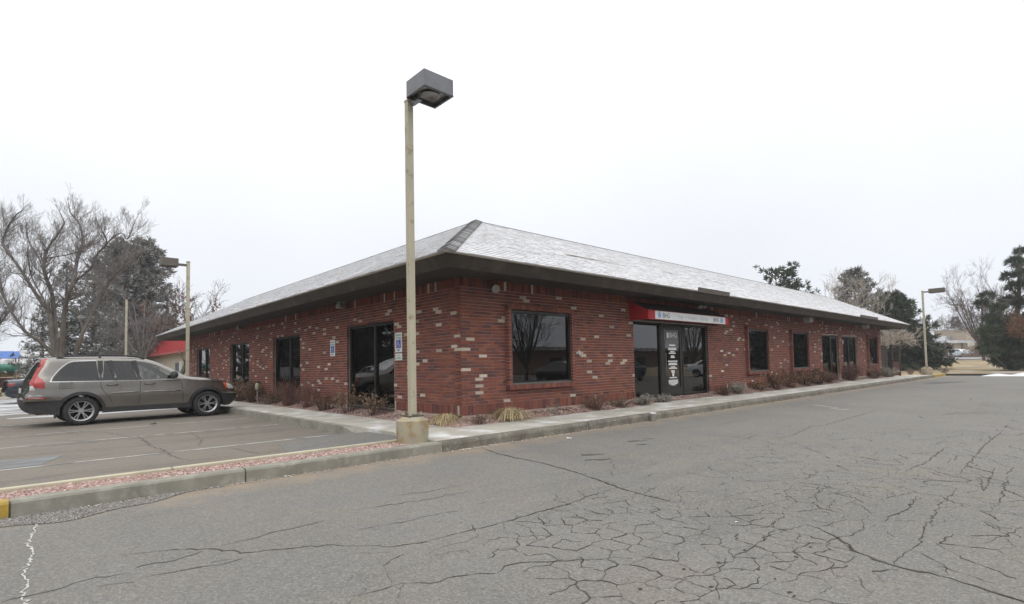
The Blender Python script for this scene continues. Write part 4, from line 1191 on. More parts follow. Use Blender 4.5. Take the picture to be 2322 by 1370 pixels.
    def near(x, z): return int(np.argmin(((S-np.array([x, z]))**2).sum(1)))
    root = empty(name, (0, 0, 0), sp['label'], 'car', sp.get('group'))
    wr, wf, R = sp['wr'], sp['wf'], sp['R']
    ra, rb = R+.125, R+.055
    arc = lambda cx, r, a0, a1, n=14: [(cx+r*math.cos(math.radians(a0+(a1-a0)*i/n)), R+r*math.sin(math.radians(a0+(a1-a0)*i/n))) for i in range(n+1)]
    zl, zs = sp['zclad'], sp['zsill']
    iA, iB = near(*sp['rear_low']), near(*sp['front_low'])
    aa = math.degrees(math.asin((zl-.06-R)/ra)); ab = math.degrees(math.asin((zl-R)/ra))
    az = math.degrees(math.asin((sp['zsp']-R)/ra))
    upper = [tuple(p) for p in S[iA:iB+1]]
    lower = arc(wf, ra, ab, 180-az)+arc(wr, ra, az, 180-ab)
    paintm = sp['paint']
    wins = sp['wins']
    body = side(upper+lower, [w[1] for w in wins], paintm, 'body_side', root)
    # cladding under the paint line
    cz = lambda r: math.degrees(math.asin((zs-R)/r))
    bottom = [tuple(p) for p in S[:iA+1]]; front = [tuple(p) for p in S[iB:]]
    clad = bottom[::1]+arc(wr, ra, 180-ab, az)+arc(wf, ra, 180-az, ab)+front+[(wf+rb*math.cos(math.radians(cz(rb))), zs)]+arc(wf, rb, cz(rb), 180-cz(rb))+arc(wr, rb, cz(rb), 180-cz(rb))
    side(clad, [], sp.get('clad', m_blackp), 'wheel_arch_trim', root, off=.012, dense=False)
    # across
    for nm, p0, p1, mt, cr in sp['strips']:
        strip(near(*p0), near(*p1), mt, nm, root, crown=cr)
    # windows
    for nm, P, mt in wins:
        if sp.get('simple'): side(P, [], mt, nm, root, off=-.006, dense=False); continue
        side(P, [], mt, nm, root, off=-.012, dense=False)
    # cavity, floor, wheels
    mb = MB(); zf = zs+.04
    mb.box(wr+.1-.0, wf+.0, -hw+.10, hw-.10, zf, zf+.10)
    mb.box(.25, Lc-.35, -hw+.32, hw-.32, zs+.02, .62); mb.box(.35, Lc-.45, -hw+.14, hw-.14, R+rb+.03, R+rb+.06)
    mb.obj('underbody', m_dark, root)
    if not sp.get('simple'):
        mb = MB()
        for x in (2.55, 1.62):
            for y in (-.38, .38): 
                mb.box(x-.28, x+.28, y-.24, y+.24, .70, .88); mb.box(x-.36, x-.20, y-.24, y+.24, .88, 1.34); mb.box(x-.33, x-.22, y-.12, y+.12, 1.37, 1.55)
        mb.box(3.05, 3.35, -.7, .7, .85, 1.12)
        mb.obj('seats', m_seat, root, bevel=.04)
    for x in (wr, wf):
        for sgn in (-1, 1): wheel(root, x, sgn*(hw-.135), sgn, R, sp['rim'], spokes=sp.get('spokes', 6), twin=sp.get('twin', True))
    def over(name, P, mt, off=.006, both=True): return side(P, [], mt, name, root, off=off, dense=True, both=both)
    def line(name, P, w, mt, off=.002, parent=root):
        Q = resample(P, .06)
        for sgn in (-1, 1):
            mb = MB()
            for a, b in zip(Q[:-1], Q[1:]):
                d = b-a; nn = np.array([-d[1], d[0]])/(np.hypot(*d)+1e-9)*w/2
                pts = [a-nn, b-nn, b+nn, a+nn]
                mb.quad([(p[0], sgn*(Y(p[0], p[1])+off), p[1]) for p in (pts if sgn < 0 else pts[::-1])])
            o = mb.obj(name, mt, parent)
        return o
    return root, dict(S=S, Y=Y, over=over, line=line, strip=strip, near=near, body=body)

m_suv = paint('grey_brown_paint', (.225, .212, .194), .85, .25)
suv = dict(len=4.8, hw=.945, belt=1.12, tumble=.25, wr=1.07, wf=3.93, R=.368, rim=.252, zclad=.66, zsill=.29, zsp=.425, paint=m_suv,
    label='grey-brown estate SUV parked nose-in beside the brick building',
    sil=[(.30,.34),(.10,.42),(.015,.58),(.0,.70),(.02,.80),(.07,.88),(.09,1.02),(.13,1.20),(.22,1.42),(.32,1.62),(.27,1.69),(.36,1.722),(.75,1.745),(1.3,1.755),(1.9,1.755),(2.35,1.715),(2.68,1.615),(3.02,1.43),(3.36,1.225),(3.52,1.165),(3.9,1.115),(4.3,1.04),(4.56,.955),(4.68,.86),(4.735,.74),(4.785,.62),(4.79,.52),(4.74,.40),(4.60,.29)],
    rear_low=(.0,.66), front_low=(4.78,.63),
    wins=[('rear_quarter_window', [(.50,1.145),(.53,1.24),(.66,1.43),(.80,1.575),(.92,1.62),(1.36,1.64),(1.42,1.13)], m_privacy),
          ('rear_door_quarter_glass', [(1.49,1.13),(1.53,1.64),(1.62,1.645),(1.75,1.13)], m_privacy),
          ('rear_door_window', [(1.80,1.13),(1.67,1.645),(2.12,1.635),(2.22,1.125)], m_privacy),
          ('front_door_window', [(2.34,1.125),(2.23,1.63),(2.42,1.605),(2.66,1.525),(2.98,1.335),(3.17,1.18),(3.12,1.12)], m_carglass)],
    strips=[('rear_bumper', (.30,.34), (.0,.68), m_blackp, .05), ('tailgate', (.0,.68), (.13,1.18), m_suv, .05), ('rear_window', (.13,1.18), (.32,1.62), m_privacy, .05), ('roof', (.32,1.62), (2.35,1.715), m_suv, .03),
            ('windscreen', (2.35,1.715), (3.36,1.225), m_carglass, .05), ('bonnet', (3.36,1.225), (4.56,.955), m_suv, .05), ('grille', (4.56,.955), (4.735,.74), m_blackp, .06), ('front_bumper', (4.735,.74), (4.60,.29), m_blackp, .06)])
car, H = build_car('parked_car', suv)
ov, ln = H['over'], H['line']
ov('tail_lamp', [(.31,1.68),(.36,1.715),(.42,1.715),(.345,1.52),(.25,1.34),(.25,1.26),(.33,1.20),(.365,1.12),(.37,.98),(.31,.975),(.25,1.0),(.16,.985),(.13,1.06),(.09,1.08),(.105,1.15),(.14,1.21),(.19,1.37),(.26,1.52)], m_redlamp, .008)
ov('reversing_lamp', [(.10,.93),(.105,1.04),(.15,1.05),(.19,.97),(.185,.93)], m_clear, .010)
ov('rear_reflector', [(.03,.70),(.05,.755),(.37,.76),(.39,.73),(.37,.705)], m_reddark, .008)
ov('bumper_step', [(.06,.78),(.09,.81),(.33,.80),(.33,.785)], m_chrome, .010)
ov('head_lamp', [(4.36,.985),(4.50,.955),(4.63,.885),(4.69,.81),(4.66,.77),(4.50,.79)], m_clear, .008)
ov('indicator', [(4.35,.985),(4.44,.968),(4.47,.79),(4.42,.80)], m_amber, .011)
ov('fuel_flap', [(.66,.97),(.66,1.09),(.88,1.09),(.89,.97)], m_suv, .005)
ln('panel_gap', [(.645,.96),(.645,1.10),(.89,1.10),(.90,.96),(.645,.96)], .007, m_dark, .003)
ln('door_gap', [(1.45,1.11),(1.45,1.0),(1.50,.86),(1.62,.70),(1.70,.52)], .009, m_dark)
ln('door_gap', [(2.285,1.11),(2.29,.9),(2.27,.48)], .009, m_dark)
ln('door_gap', [(3.20,1.12),(3.26,.96),(3.30,.72),(3.31,.49)], .009, m_dark)
ln('window_trim', [(3.14,1.112),(2.3,1.110),(1.5,1.116),(.55,1.128),(.482,1.155),(.51,1.25),(.65,1.455),(.80,1.60),(.93,1.645),(1.37,1.662)], .013, m_chrome, .006)
for q in ([(1.452,1.13),(1.448,1.652)], [(1.775,1.13),(1.645,1.655)], [(2.28,1.125),(2.17,1.652)]): ln('window_pillar', q, .105, m_blackp, .007)
def solid(name, fn, mt, par=car, **k):
    for sgn in (-1, 1):
        mb = MB(); fn(mb, sgn); mb.obj(name, mt, par, **k)
Yc = H['Y']
for x0, x1 in ((1.66, 2.25), (2.32, 3.24)):
    solid('door_moulding', lambda mb, s: mb.tube([(x, s*(Yc(x, .80)+.004), .80-.008*(x-1.6)) for x in np.linspace(x0, x1, 6)], [.010, .022, .022, .022, .022, .010], 8), m_suv, smooth=True)
m_hand = paint('dark_handle', (.10, .095, .085), .6, .3)
solid('door_handle', lambda mb, s: mb.tube([(1.58, s*(Yc(1.58,1.06)+.0), 1.005), (1.62, s*(Yc(1.6,1.06)+.035), 1.01), (1.76, s*(Yc(1.76,1.06)+.035), 1.01), (1.80, s*(Yc(1.8,1.06)), 1.01)], .020, 8), m_hand, smooth=True)
solid('door_handle', lambda mb, s: mb.tube([(2.40, s*(Yc(2.40,1.05)+.0), 1.0), (2.44, s*(Yc(2.44,1.05)+.035), 1.005), (2.58, s*(Yc(2.58,1.05)+.035), 1.005), (2.62, s*(Yc(2.62,1.05)), 1.005)], .020, 8), m_hand, smooth=True)
def mirror(mb, s):
    y = Yc(3.05, 1.22)
    mb.tube([(3.06, s*y, 1.15), (3.05, s*(y+.10), 1.18)], .03, 8)
    prof = [(.001, -.12), (.06, -.115), (.085, -.06), (.09, .02), (.075, .09), (.001, .11)]
    b = len(mb.v); mb.lathe(prof, 14, c=(0, 0, 0), axis='y')
    for i in range(b, len(mb.v)):
        x, yy, z = mb.v[i]; mb.v[i] = (3.04+x*1.0, s*(y+.19+yy*1.05), 1.235+z*1.25)
solid('door_mirror', mirror, m_blackp, smooth=True)
def rail(mb, s):
    P = [(.60, 1.73), (.80, 1.772), (1.3, 1.795), (1.9, 1.795), (2.25, 1.765), (2.42, 1.70)]
    mb.tube([(x, s*(Yc(x, 1.6)-.075), z) for x, z in P], .019, 8)
    mb.tube([(1.45, s*(Yc(1.45, 1.6)-.075), 1.70), (1.45, s*(Yc(1.45, 1.6)-.075), 1.77)], .03, 6)
solid('roof_rail', rail, m_blackp, smooth=True)
hwv = .925
for s in (-1, 1):
    for x, z0, z1 in ((.565, .22, .50), (3.43, .19, .50)):
        mb = MB(); a, b = sorted((s*.69, s*.92)); mb.box(x, x+.025, a, b, z0, z1); mb.obj('mud_flap', m_blackp, car)
mb = MB(); mb.tube([(.12, -.45, .36), (.42, -.45, .36)], .035, 10); mb.obj('exhaust_pipe', m_chrome, car)
mb = MB(); mb.box(-.045, -.035, -.26, .26, .86, .98); o = mb.obj('number_plate', m_plate, car); o.location = (.03, 0, 0)
th = math.radians(4)
u = np.array([math.cos(th), math.sin(th)]); nrm = np.array([-math.sin(th), math.cos(th)])
rc = np.array([-5.315, 8.70])+nrm*(.945-.135+.11)               # rear axle middle
o0 = rc-u*1.07
car.location = (o0[0], o0[1], ZL+.004); car.rotation_euler = (0, 0, th); car.scale = (1, 1, .975)

m_navy = paint('dark_blue_paint', (.020, .024, .034), .3, .22)
def sedan_spec(p, label, group=None):
    return dict(len=4.6, hw=.89, belt=.92, tumble=.38, wr=1.0, wf=3.7, R=.31, rim=.20, zclad=.52, zsill=.24, zsp=.30, paint=p, clad=p, label=label, group=group, simple=True, spokes=5, twin=False, round=.10,
        sil=[(.25,.30),(.05,.38),(.0,.52),(.02,.68),(.06,.80),(.07,.98),(.14,1.03),(.55,1.05),(.85,1.12),(1.25,1.34),(1.5,1.40),(2.0,1.425),(2.5,1.39),(2.9,1.25),(3.35,1.0),(3.8,.93),(4.25,.84),(4.5,.70),(4.58,.56),(4.58,.42),(4.45,.28)],
        rear_low=(.0,.52), front_low=(4.58,.53),
        wins=[('rear_door_window', [(1.02,1.0),(1.18,1.16),(1.42,1.30),(1.58,1.335),(2.12,1.35),(2.15,1.0)], m_privacy), ('front_door_window', [(2.22,1.0),(2.20,1.35),(2.48,1.325),(2.80,1.205),(3.08,1.02),(3.05,.99)], m_privacy)],
        strips=[('rear_bumper', (.25,.30), (.02,.68), p, .05), ('boot', (.02,.68), (.55,1.05), p, .04), ('rear_window', (.55,1.05), (1.25,1.34), m_privacy, .04), ('roof', (1.25,1.34), (2.5,1.39), p, .03),
                ('windscreen', (2.5,1.39), (3.35,1.0), m_privacy, .04), ('bonnet', (3.35,1.0), (4.25,.84), p, .04), ('front_bumper', (4.25,.84), (4.45,.28), p, .05)])
def sedan(p, label, group=None):
    r, h = build_car('parked_car', sedan_spec(p, label, group))
    h['over']('tail_lamp', [(.05,.80),(.065,.94),(.30,.95),(.32,.86),(.26,.80)], m_reddark, .006)
    h['over']('head_lamp', [(4.18,.85),(4.42,.76),(4.50,.66),(4.28,.68)], m_clear, .006)
    h['line']('door_gap', [(2.18,1.0),(2.18,.35)], .008, m_dark); h['line']('door_gap', [(1.28,1.0),(1.32,.7)], .008, m_dark); h['line']('door_gap', [(3.15,.98),(3.2,.4)], .008, m_dark)
    return r
s1 = sedan(m_navy, 'dark blue saloon car half hidden behind the parked SUV, red tail lamp showing')
q = along(15, 24.2); s1.location = (q[0]-.1, q[1], ZL+.004); s1.rotation_euler = (0, 0, math.radians(6))
m_ice = paint('ice_blue_paint', (.50, .56, .62), .2, .3)
m_teal = paint('grey_blue_paint', (.06, .08, .11), .2, .35)
s2 = sedan(m_ice, 'pale blue car parked facing us outside the distant low building')
q = along(2187, 100); s2.location = (q[0]+.8, q[1]+2, ground_z(q[0], q[1])+.25); s2.rotation_euler = (0, 0, math.radians(228))
s3 = sedan(m_teal, 'dark blue-grey car left of the pale blue one by the distant building')
q = along(2163, 104); s3.location = (q[0], q[1]+2, ground_z(q[0], q[1])+.25); s3.rotation_euler = (0, 0, math.radians(240))
# cars standing across the drive; the photo shows them only as reflections in the glass
m_wpaint = paint('white_paint', (.70, .71, .72), .0, .3); m_blk = paint('black_paint', (.012, .012, .013), .2, .25)
for (x, y, rz, p, lb) in ((-12.5, 25, 90, m_wpaint, 'white car in the parking lot, mirrored in the tall windows'), (16.5, -13.6, 100, m_blk, 'black saloon car across the drive, mirrored in the nearest framed window'), (26.5, -13.8, 172, m_teal, 'grey-blue saloon car across the drive, mirrored in the entrance side pane'), (34.5, -14.2, 80, m_wpaint, 'white car across the drive, mirrored in the pane right of the entrance door')):
    r = sedan(p, lb); r.location = (x, y, ZD+.004); r.rotation_euler = (0, 0, math.radians(rz))
# ================================================================== trees and shrubs
m_bark = mat('grey_bark', (.155, .135, .115), (.10, .087, .075), .95, 5, stretch=(1, 1, .3), bmp=.5, bscale=14, bdist=.03)
m_bark_d = mat('dark_bark', (.075, .060, .050), (.11, .09, .075), .95, 5, stretch=(1, 1, .3), bmp=.5, bscale=14)
m_bark_p = mat('pale_bark', (.30, .255, .21), (.22, .185, .15), .95, 5, stretch=(1, 1, .3))
m_twig = mat('frosted_twig', (.235, .22, .21), (.17, .157, .148), .95, 3)
m_twig_p = mat('pale_twig', (.42, .375, .325), (.33, .29, .25), .95, 3)
m_frost = mat('rime_twig', (.58, .57, .56), (.44, .425, .41), .95, 3)
m_twig_b = mat('brown_twig', (.115, .085, .07), (.085, .06, .05), .95, 3)
m_needle_s = mat_rnd('frosted_needles', [(.10,.108,.09), (.15,.158,.136), (.21,.216,.195), (.29,.293,.278), (.40,.40,.395)], .85, grain=0, snow=(.66,.68,.72))
m_needle = mat_rnd('dark_needles', [(.032,.046,.030), (.048,.064,.040), (.066,.084,.052), (.095,.108,.068)], .85, grain=0, snow=(.5,.5,.5))
m_needle_f = mat_rnd('far_needles', [(.06,.075,.085), (.075,.09,.10), (.09,.105,.115)], .9, grain=0)
m_rust = mat_rnd('rusty_leaves', [(.19,.105,.055), (.25,.14,.08), (.15,.085,.055), (.28,.18,.12)], .9, grain=0)

def branchy(mbT, mbS, p, d, L, r, lvl, maxl, R, spread=.55, up=.12, nch=3, seg=4, bend=.18, minr=.006, thick_split=.03, sweep=None):
    'recursive bare branch; thick wood to mbT, twigs to mbS'
    pts, rad = [p], [r]; q = p.copy(); dd = d/np.linalg.norm(d)
    n = seg if lvl < maxl else 3
    for i in range(n):
        dd = dd+R.normal(0, bend, 3)+np.array([0, 0, up]); 
        if sweep is not None: dd = dd+sweep*(.3+.7*lvl/maxl)
        dd /= np.linalg.norm(dd)
        q = q+dd*L/n; pts.append(q.copy()); rad.append(max(minr, r*(1-.55*(i+1)/n)))
    big = r > thick_split
    (mbT if big else mbS).tube(pts, rad, 6 if r > .08 else (4 if big else 3), R.random(), cap=False)
    if lvl >= maxl: return
    k = nch if lvl < maxl-1 else nch+1
    for c in range(k):
        t = R.uniform(.35, 1.0) if c else 1.0
        i = min(n, max(1, int(round(t*n)))); b = pts[i]
        base = pts[i]-pts[i-1]; base /= np.linalg.norm(base)
        a = R.normal(0, 1, 3); a -= base*(a@base); a /= np.linalg.norm(a)
        nd = base+a*R.uniform(.5, 1.2)*spread
        branchy(mbT, mbS, b.copy(), nd, L*R.uniform(.55, .82), max(minr, rad[i]*R.uniform(.55, .8)), lvl+1, maxl, R, spread, up, nch, seg, bend, minr, thick_split, sweep)
def bare_tree(loc, label, limbs, seed, bark, twig, maxl=4, group=None, minr=.006, L0=2.2, spread=.6, up=.10, sweep=None, nch=3, dens=1.0, name='bare_tree', cat='tree', Lend=None):
    'limbs: list of (points, r0, r1) in metres from the foot; side branches grow from them'
    R = np.random.default_rng(seed)
    r = empty(name, loc, label, cat, group)
    T, S = MB(), MB()
    for pts, r0, r1 in limbs:
        P = [np.array(p, float) for p in pts]
        Q = [P[0]]
        for i in range(len(P)-1):
            p0, p1, p2, p3 = P[max(i-1, 0)], P[i], P[i+1], P[min(i+2, len(P)-1)]
            for k in range(1, 4):
                t = k/3; Q.append(.5*((2*p1)+(p2-p0)*t+(2*p0-5*p1+4*p2-p3)*t*t+(3*p1-p0-3*p2+p3)*t**3))
        n = len(Q); rad = [r0+(r1-r0)*(i/(n-1))**.8 for i in range(n)]
        T.tube(Q, rad, 8, R.random(), cap=False)
        tot = sum(np.linalg.norm(Q[i+1]-Q[i]) for i in range(n-1))
        m_ = int(tot*1.5*dens)
        for c in range(m_):
            t = .30+.70*R.random()**.7; i = min(n-2, int(t*(n-1))); b = Q[i]; base = Q[i+1]-Q[i]; base /= np.linalg.norm(base)
            a = R.normal(0, 1, 3); a -= base*(a@base); a /= np.linalg.norm(a)
            branchy(T, S, b.copy(), base*.8+a*R.uniform(.5, 1.1), L0*R.uniform(.5, 1.0)*(1.15-.5*t), max(minr, rad[i]*R.uniform(.25, .5)), 1, maxl, R, spread, up, nch, minr=minr, sweep=sweep)
        branchy(T, S, Q[-1].copy(), Q[-1]-Q[-2], Lend or L0, max(minr, r1), 1, maxl, R, spread, up, nch, minr=minr, sweep=sweep)
    T.obj('trunk', bark, r, smooth=True); S.obj('branches', twig, r, kind='stuff')
    return r
def auto_limbs(R, H, n, r0, lean=.35, fork=.25):
    out = []; z0 = H*fork
    out.append(([(0, 0, -.3), (R.normal(0, .05), R.normal(0, .05), z0)], r0, r0*.8))
    for k in range(n):
        a = 2*PI*k/n+R.uniform(-.4, .4); l = lean*R.uniform(.6, 1.3)*H; h = H*R.uniform(.55, .75)
        c, s = math.cos(a), math.sin(a)
        out.append(([(0, 0, z0*.9), (c*l*.35, s*l*.35, z0+(h-z0)*.4), (c*l*.7, s*l*.7, h)], r0*.6, r0*.22))
    return out
def tuft(mb, p, d, size, nb, R, a, width=.16):
    'a spray of needles: thin blades fanned about a direction'
    d = np.asarray(d, float); d = d/(math.sqrt(d@d)+1e-9)
    v = d*.75+R.normal(0, .55, (nb, 3)); v /= np.sqrt((v*v).sum(1))[:, None]
    s = np.cross(v, R.normal(0, 1, (nb, 3))); s /= (np.sqrt((s*s).sum(1))+1e-9)[:, None]
    l = (size*R.uniform(.6, 1.1, nb))[:, None]; w = size*width
    mid = p+v*l*.55
    q = np.stack([p-s*w*.5, mid-s*w, p+v*l, mid+s*w], 1).reshape(-1, 3)
    b = len(mb.v); mb.v += q.tolist()
    mb.a += np.repeat(np.clip(a+R.uniform(-.18, .18, nb), 0, 1) if a <= 1 else np.full(nb, a), 4).tolist()
    for k in range(nb):
        j = b+4*k; mb.f.append((j, j+1, j+2, j+3)); mb.m.append(0)
def conifer(loc, H, Rm, label, seed, needles, bark=m_bark_d, group=None, prof=None, gap=.42, per=7, droop=-.12, base=.08, tsize=.34, nb=6, snow=0.0, step=.30, lean=(0, 0), ragged=.25, cat='tree', name='conifer_tree', width=.085, z1=1.0):
    nb = int(nb*1.5)
    R = np.random.default_rng(seed)
    r = empty(name, loc, label, cat, group)
    T, F = MB(), MB()
    prof = prof or (lambda t: (1-t)**.85)
    T.tube([(lean[0]*t*H, lean[1]*t*H, t*H-.3*(t == 0)) for t in (0, .35, .7, .98)], [.022*H+.05, .016*H+.03, .010*H+.02, .02], 8)
    z = base*H
    while z < H*.985:
        t = z/H; n = max(3, int(per*R.uniform(.7, 1.2)))
        for k in range(n):
            a = R.uniform(0, 2*PI); L = Rm*prof(t)*R.uniform(1-ragged*1.6, 1+ragged)+.10
            if L < .06: continue
            p0 = np.array([lean[0]*z, lean[1]*z, z+R.uniform(-.15, .15)]); d = np.array([math.cos(a), math.sin(a), droop+.55*t+R.normal(0, .10)])
            pts = [p0]; q = p0.copy(); m_ = max(2, int(L/.5)); dd = d.copy()
            for i in range(m_):
                dd = dd+np.array([0, 0, .10])*(i/m_)+R.normal(0, .06, 3); q = q+dd/np.linalg.norm(dd)*L/m_; pts.append(q.copy())
            T.tube(pts, [.012+.011*L*(1-i/m_) for i in range(m_+1)], 3, cap=False)
            nt = max(2, int(L/step))
            for i in range(nt):
                u = (i+R.uniform(.2, 1))/nt; u = .22+.78*u; f = u*m_; j = min(m_-1, int(f)); c = pts[j]+(pts[j+1]-pts[j])*(f-j)
                base_d = pts[j+1]-pts[j]; base_d /= np.linalg.norm(base_d)
                sd = np.cross(base_d, [0, 0, 1.0]); w = R.uniform(-1, 1)*(.38*L*(1-u*.7)+.05)
                pp = c+sd*w+np.array([0, 0, R.normal(0, .07)])
                sh = R.random()
                tuft(F, pp, base_d*.8+sd*np.sign(w)*.5+np.array([0, 0, .35]), tsize*R.uniform(.7, 1.25), nb, R, sh, width)
                if snow and R.random() < snow*(1.1-t): tuft(F, pp+np.array([0, 0, .10]), base_d+np.array([0, 0, .1]), tsize*.9, 3, R, 2.0, width*1.5)
        z += gap*R.uniform(.7, 1.3)*(1 if t < .8 else .6)
    tuft(F, np.array([lean[0]*H, lean[1]*H, H*.97]), np.array([0, 0, 1.0]), tsize*1.3, nb+3, R, .5, width)
    T.obj('trunk', bark, r); F.obj('crown', needles, r, kind='stuff')
    return r
# ---------------- left background
def limbpx(depth, anchor, pts, r0, r1, seed):
    'limb given as points of the photo in the plane of the tree; sideways depth is drawn at random'
    R = np.random.default_rng(seed); out = []; dz = 0
    for i, (x, y) in enumerate(pts):
        dz += R.normal(0, .45) if i else 0
        p = along(x, depth+dz, py=y); out.append(tuple(p-anchor))
    return (out, r0, r1)
DT = 36.0
foot = along(133, DT); foot[2] = -.39
z = lambda lst: [(x/3.425, 420+y/3.425) for x, y in lst]
LB = [z([(430,1420),(425,1280),(400,1150),(385,1000),(335,930),(250,800),(150,640),(45,500),(20,440),(60,330),(110,250)]),
      z([(440,1420),(440,1260),(425,1080),(405,850),(352,700),(345,570),(385,470),(450,380),(500,300)]),
      z([(470,1420),(480,1280),(490,1120),(505,950),(560,780),(590,640),(605,540),(640,450),(625,320),(560,230)]),
      z([(505,950),(565,775),(700,650),(760,530),(830,450),(790,350)]),
      z([(560,1400),(595,1290),(650,1130),(760,900),(850,750),(930,660),(1000,560)]),
      z([(425,1330),(330,1230),(190,1130),(60,930),(0,770),(-60,600)]),
      z([(352,700),(300,560),(230,450),(205,350)]), z([(830,450),(940,370),(990,420),(1040,300)]),
      z([(345,570),(500,545),(600,520)]), z([(395,1000),(320,850),(240,700),(215,520)])]
RR0 = [.165, .175, .185, .095, .165, .115, .055, .05, .045, .055]; RR1 = [.05, .05, .05, .04, .05, .05, .03, .03, .03, .03]
bare_tree(tuple(foot), 'large bare many-stemmed cottonwood tree behind the parked SUV', [limbpx(DT, foot, l, a, b, i) for i, (l, a, b) in enumerate(zip(LB, RR0, RR1))], 11, m_bark, m_twig, maxl=4, minr=.0042, L0=1.35, Lend=.9, spread=.55, up=.11, sweep=np.array([.035, -.01, .05]), dens=3.6)
f2 = along(-70, 40); f2[2] = -.39
R_ = np.random.default_rng(5)
bare_tree(tuple(f2), 'bare tree at the left edge of the photo, only its outer branches in view', auto_limbs(R_, 12.2, 8, .26, .34), 21, m_bark, m_twig, maxl=4, minr=.0045, L0=1.6, Lend=1.0, up=.12, dens=2.2)
def basep(px, depth): q = along(px, depth); return (q[0], q[1], -.39)
def hpx(px, depth, ytop):
    return along(px, depth, py=ytop)[2]+.36
conifer(basep(148, 46), hpx(148, 46, 592), 3.6, 'frosted spruce directly behind the bare cottonwood stems', 31, m_needle_s, group='snow-dusted conifers on the left', snow=.55, per=7, tsize=.42, nb=5, base=.03, gap=.40)
conifer(basep(212, 49), hpx(212, 49, 580), 4.0, 'frosted spruce between the cottonwood and the round-topped pine', 32, m_needle_s, group='snow-dusted conifers on the left', snow=.5, tsize=.45, nb=5, base=.03, gap=.42)
conifer(basep(300, 46), hpx(300, 46, 553), 3.05, 'tall round-topped frosted pine behind the bare beige pole', 33, m_needle_s, group='snow-dusted conifers on the left', snow=.35, prof=lambda t: (max(0, 1-((t-.55)/.47)**2))**.5 if t > .55 else .78+.4*t, tsize=.42, nb=8, per=13, base=.02, gap=.30, step=.26, ragged=.18)
conifer(basep(378, 50), hpx(378, 50, 640), 2.0, 'shorter frosted spruce left of the lamp post by the red-roofed building', 34, m_needle_s, group='snow-dusted conifers on the left', snow=.4, tsize=.42, nb=5, base=.02)
conifer(basep(95, 52), hpx(95, 52, 690), 2.6, 'low frosted conifer left of the cottonwood stems', 35, m_needle_s, group='snow-dusted conifers on the left', snow=.5, tsize=.42, nb=5, base=.02)
conifer(basep(262, 42), hpx(262, 42, 690), 2.4, 'low snowy spruce beside the bare beige pole', 36, m_needle_s, group='snow-dusted conifers on the left', snow=.7, tsize=.40, nb=5, base=.01)
R_ = np.random.default_rng(14)
q = basep(322, 41)
bare_tree(q, 'frosted bare tree with fine drooping twigs in front of the round-topped pine', auto_limbs(R_, 9.6, 9, .13, .26, .25), 44, m_twig, m_twig, maxl=4, minr=.0055, L0=1.4, Lend=.9, up=-.10, dens=1.7)
def leafy(loc, label, seed, H, n, leaves, lsize, count, bark, twig, lean=.35, r0=.12, leafmat=m_rust, **k):
    R = np.random.default_rng(seed)
    t = bare_tree(loc, label, auto_limbs(R, H, n, r0, lean), seed, bark, twig, **k)
    if count:
        mb = MB()
        br = [c for c in t.children if c.name.startswith('branches')][0].data.vertices
        idx = R.integers(0, len(br), count)
        for i in idx:
            p = np.array(br[int(i)].co); tuft(mb, p, R.normal(0, 1, 3), lsize, 2, R, R.random(), .45)
        mb.obj('leaves', leafmat, t, kind='stuff')
    return t
leafy(basep(398, 45), 'small tree with rusty brown leaves clinging, behind the red-roofed building', 41, 6.6, 6, None, .15, 4500, m_bark_d, m_twig_b, lean=.42, maxl=4, minr=.008, L0=1.5, dens=1.5, name='brown_leaved_tree')
leafy(basep(452, 42), 'thin bare tree showing above the low eave right of the left lamp post', 42, 6.6, 6, None, .10, 500, m_bark_d, m_twig_b, maxl=4, minr=.0085, L0=1.7, dens=1.5)
q = basep(388, 30)
bare_tree(q, 'leaning grey trunk in front of the red-roofed building', [([(-.1, 0, -.2), (.25, .1, .8), (.75, .2, 1.7), (.85, .2, 2.9), (.80, .2, 4.0)], .17, .10), ([(.75, .2, 1.7), (1.3, .4, 2.8), (1.7, .5, 3.8)], .09, .03), ([(.55, .2, 1.4), (1.5, .3, 2.2), (2.3, .4, 3.0)], .05, .02)], 43, m_bark, m_twig, maxl=3, minr=.008, L0=1.0, dens=.7)
# ---------------- right background
def basr(px, depth): q = along(px, depth); return (q[0], q[1], ground_z(q[0], q[1]))
def hpr(px, depth, ytop):
    q = along(px, depth, py=ytop); return q[2]-ground_z(q[0], q[1])
for px, dp, yt, sd, lb in ((1768, 52, 617, 51, 'pine top showing above the snowy roof, left of the lower one'), (1812, 54, 646, 52, 'smaller pine top showing above the snowy roof, right of the taller one')):
    H_ = hpr(px, dp, yt)
    conifer(basr(px, dp), H_, 2.3 if sd == 51 else 1.7, lb, sd, m_needle, group='pine tops beyond the roof', prof=lambda t: max(.0, 1-((t-.70)/.32)**2)**.5 if t > .62 else (.5 if t > .4 else .2), per=6, gap=.7, tsize=.55, nb=12, step=.55, ragged=.45, base=.4, droop=.05, name='pine_tree')
conifer(basr(1947, 54), hpr(1947, 54, 614), 4.3, 'grey-green conifer rising behind the pale bare tree beyond the roof end', 53, m_needle_s, prof=lambda t: (1-t)**.75+.05, tsize=.5, nb=8, per=10, base=.1, gap=.42, ragged=.3, step=.28)
conifer(basr(2028, 50), hpr(2028, 50, 668), 4.1, 'dense dark conifer filling the gap between the roof end and the far lamp post', 54, m_needle, prof=lambda t: (1-t)**.7, tsize=.50, nb=10, base=.02, gap=.32, per=13, step=.22)
conifer(basr(2065, 53), hpr(2065, 53, 745), 1.9, 'low dark conifer touching the far lamp post', 55, m_needle, tsize=.42, nb=9, base=.01, gap=.34, per=9, step=.24)
R_ = np.random.default_rng(8)
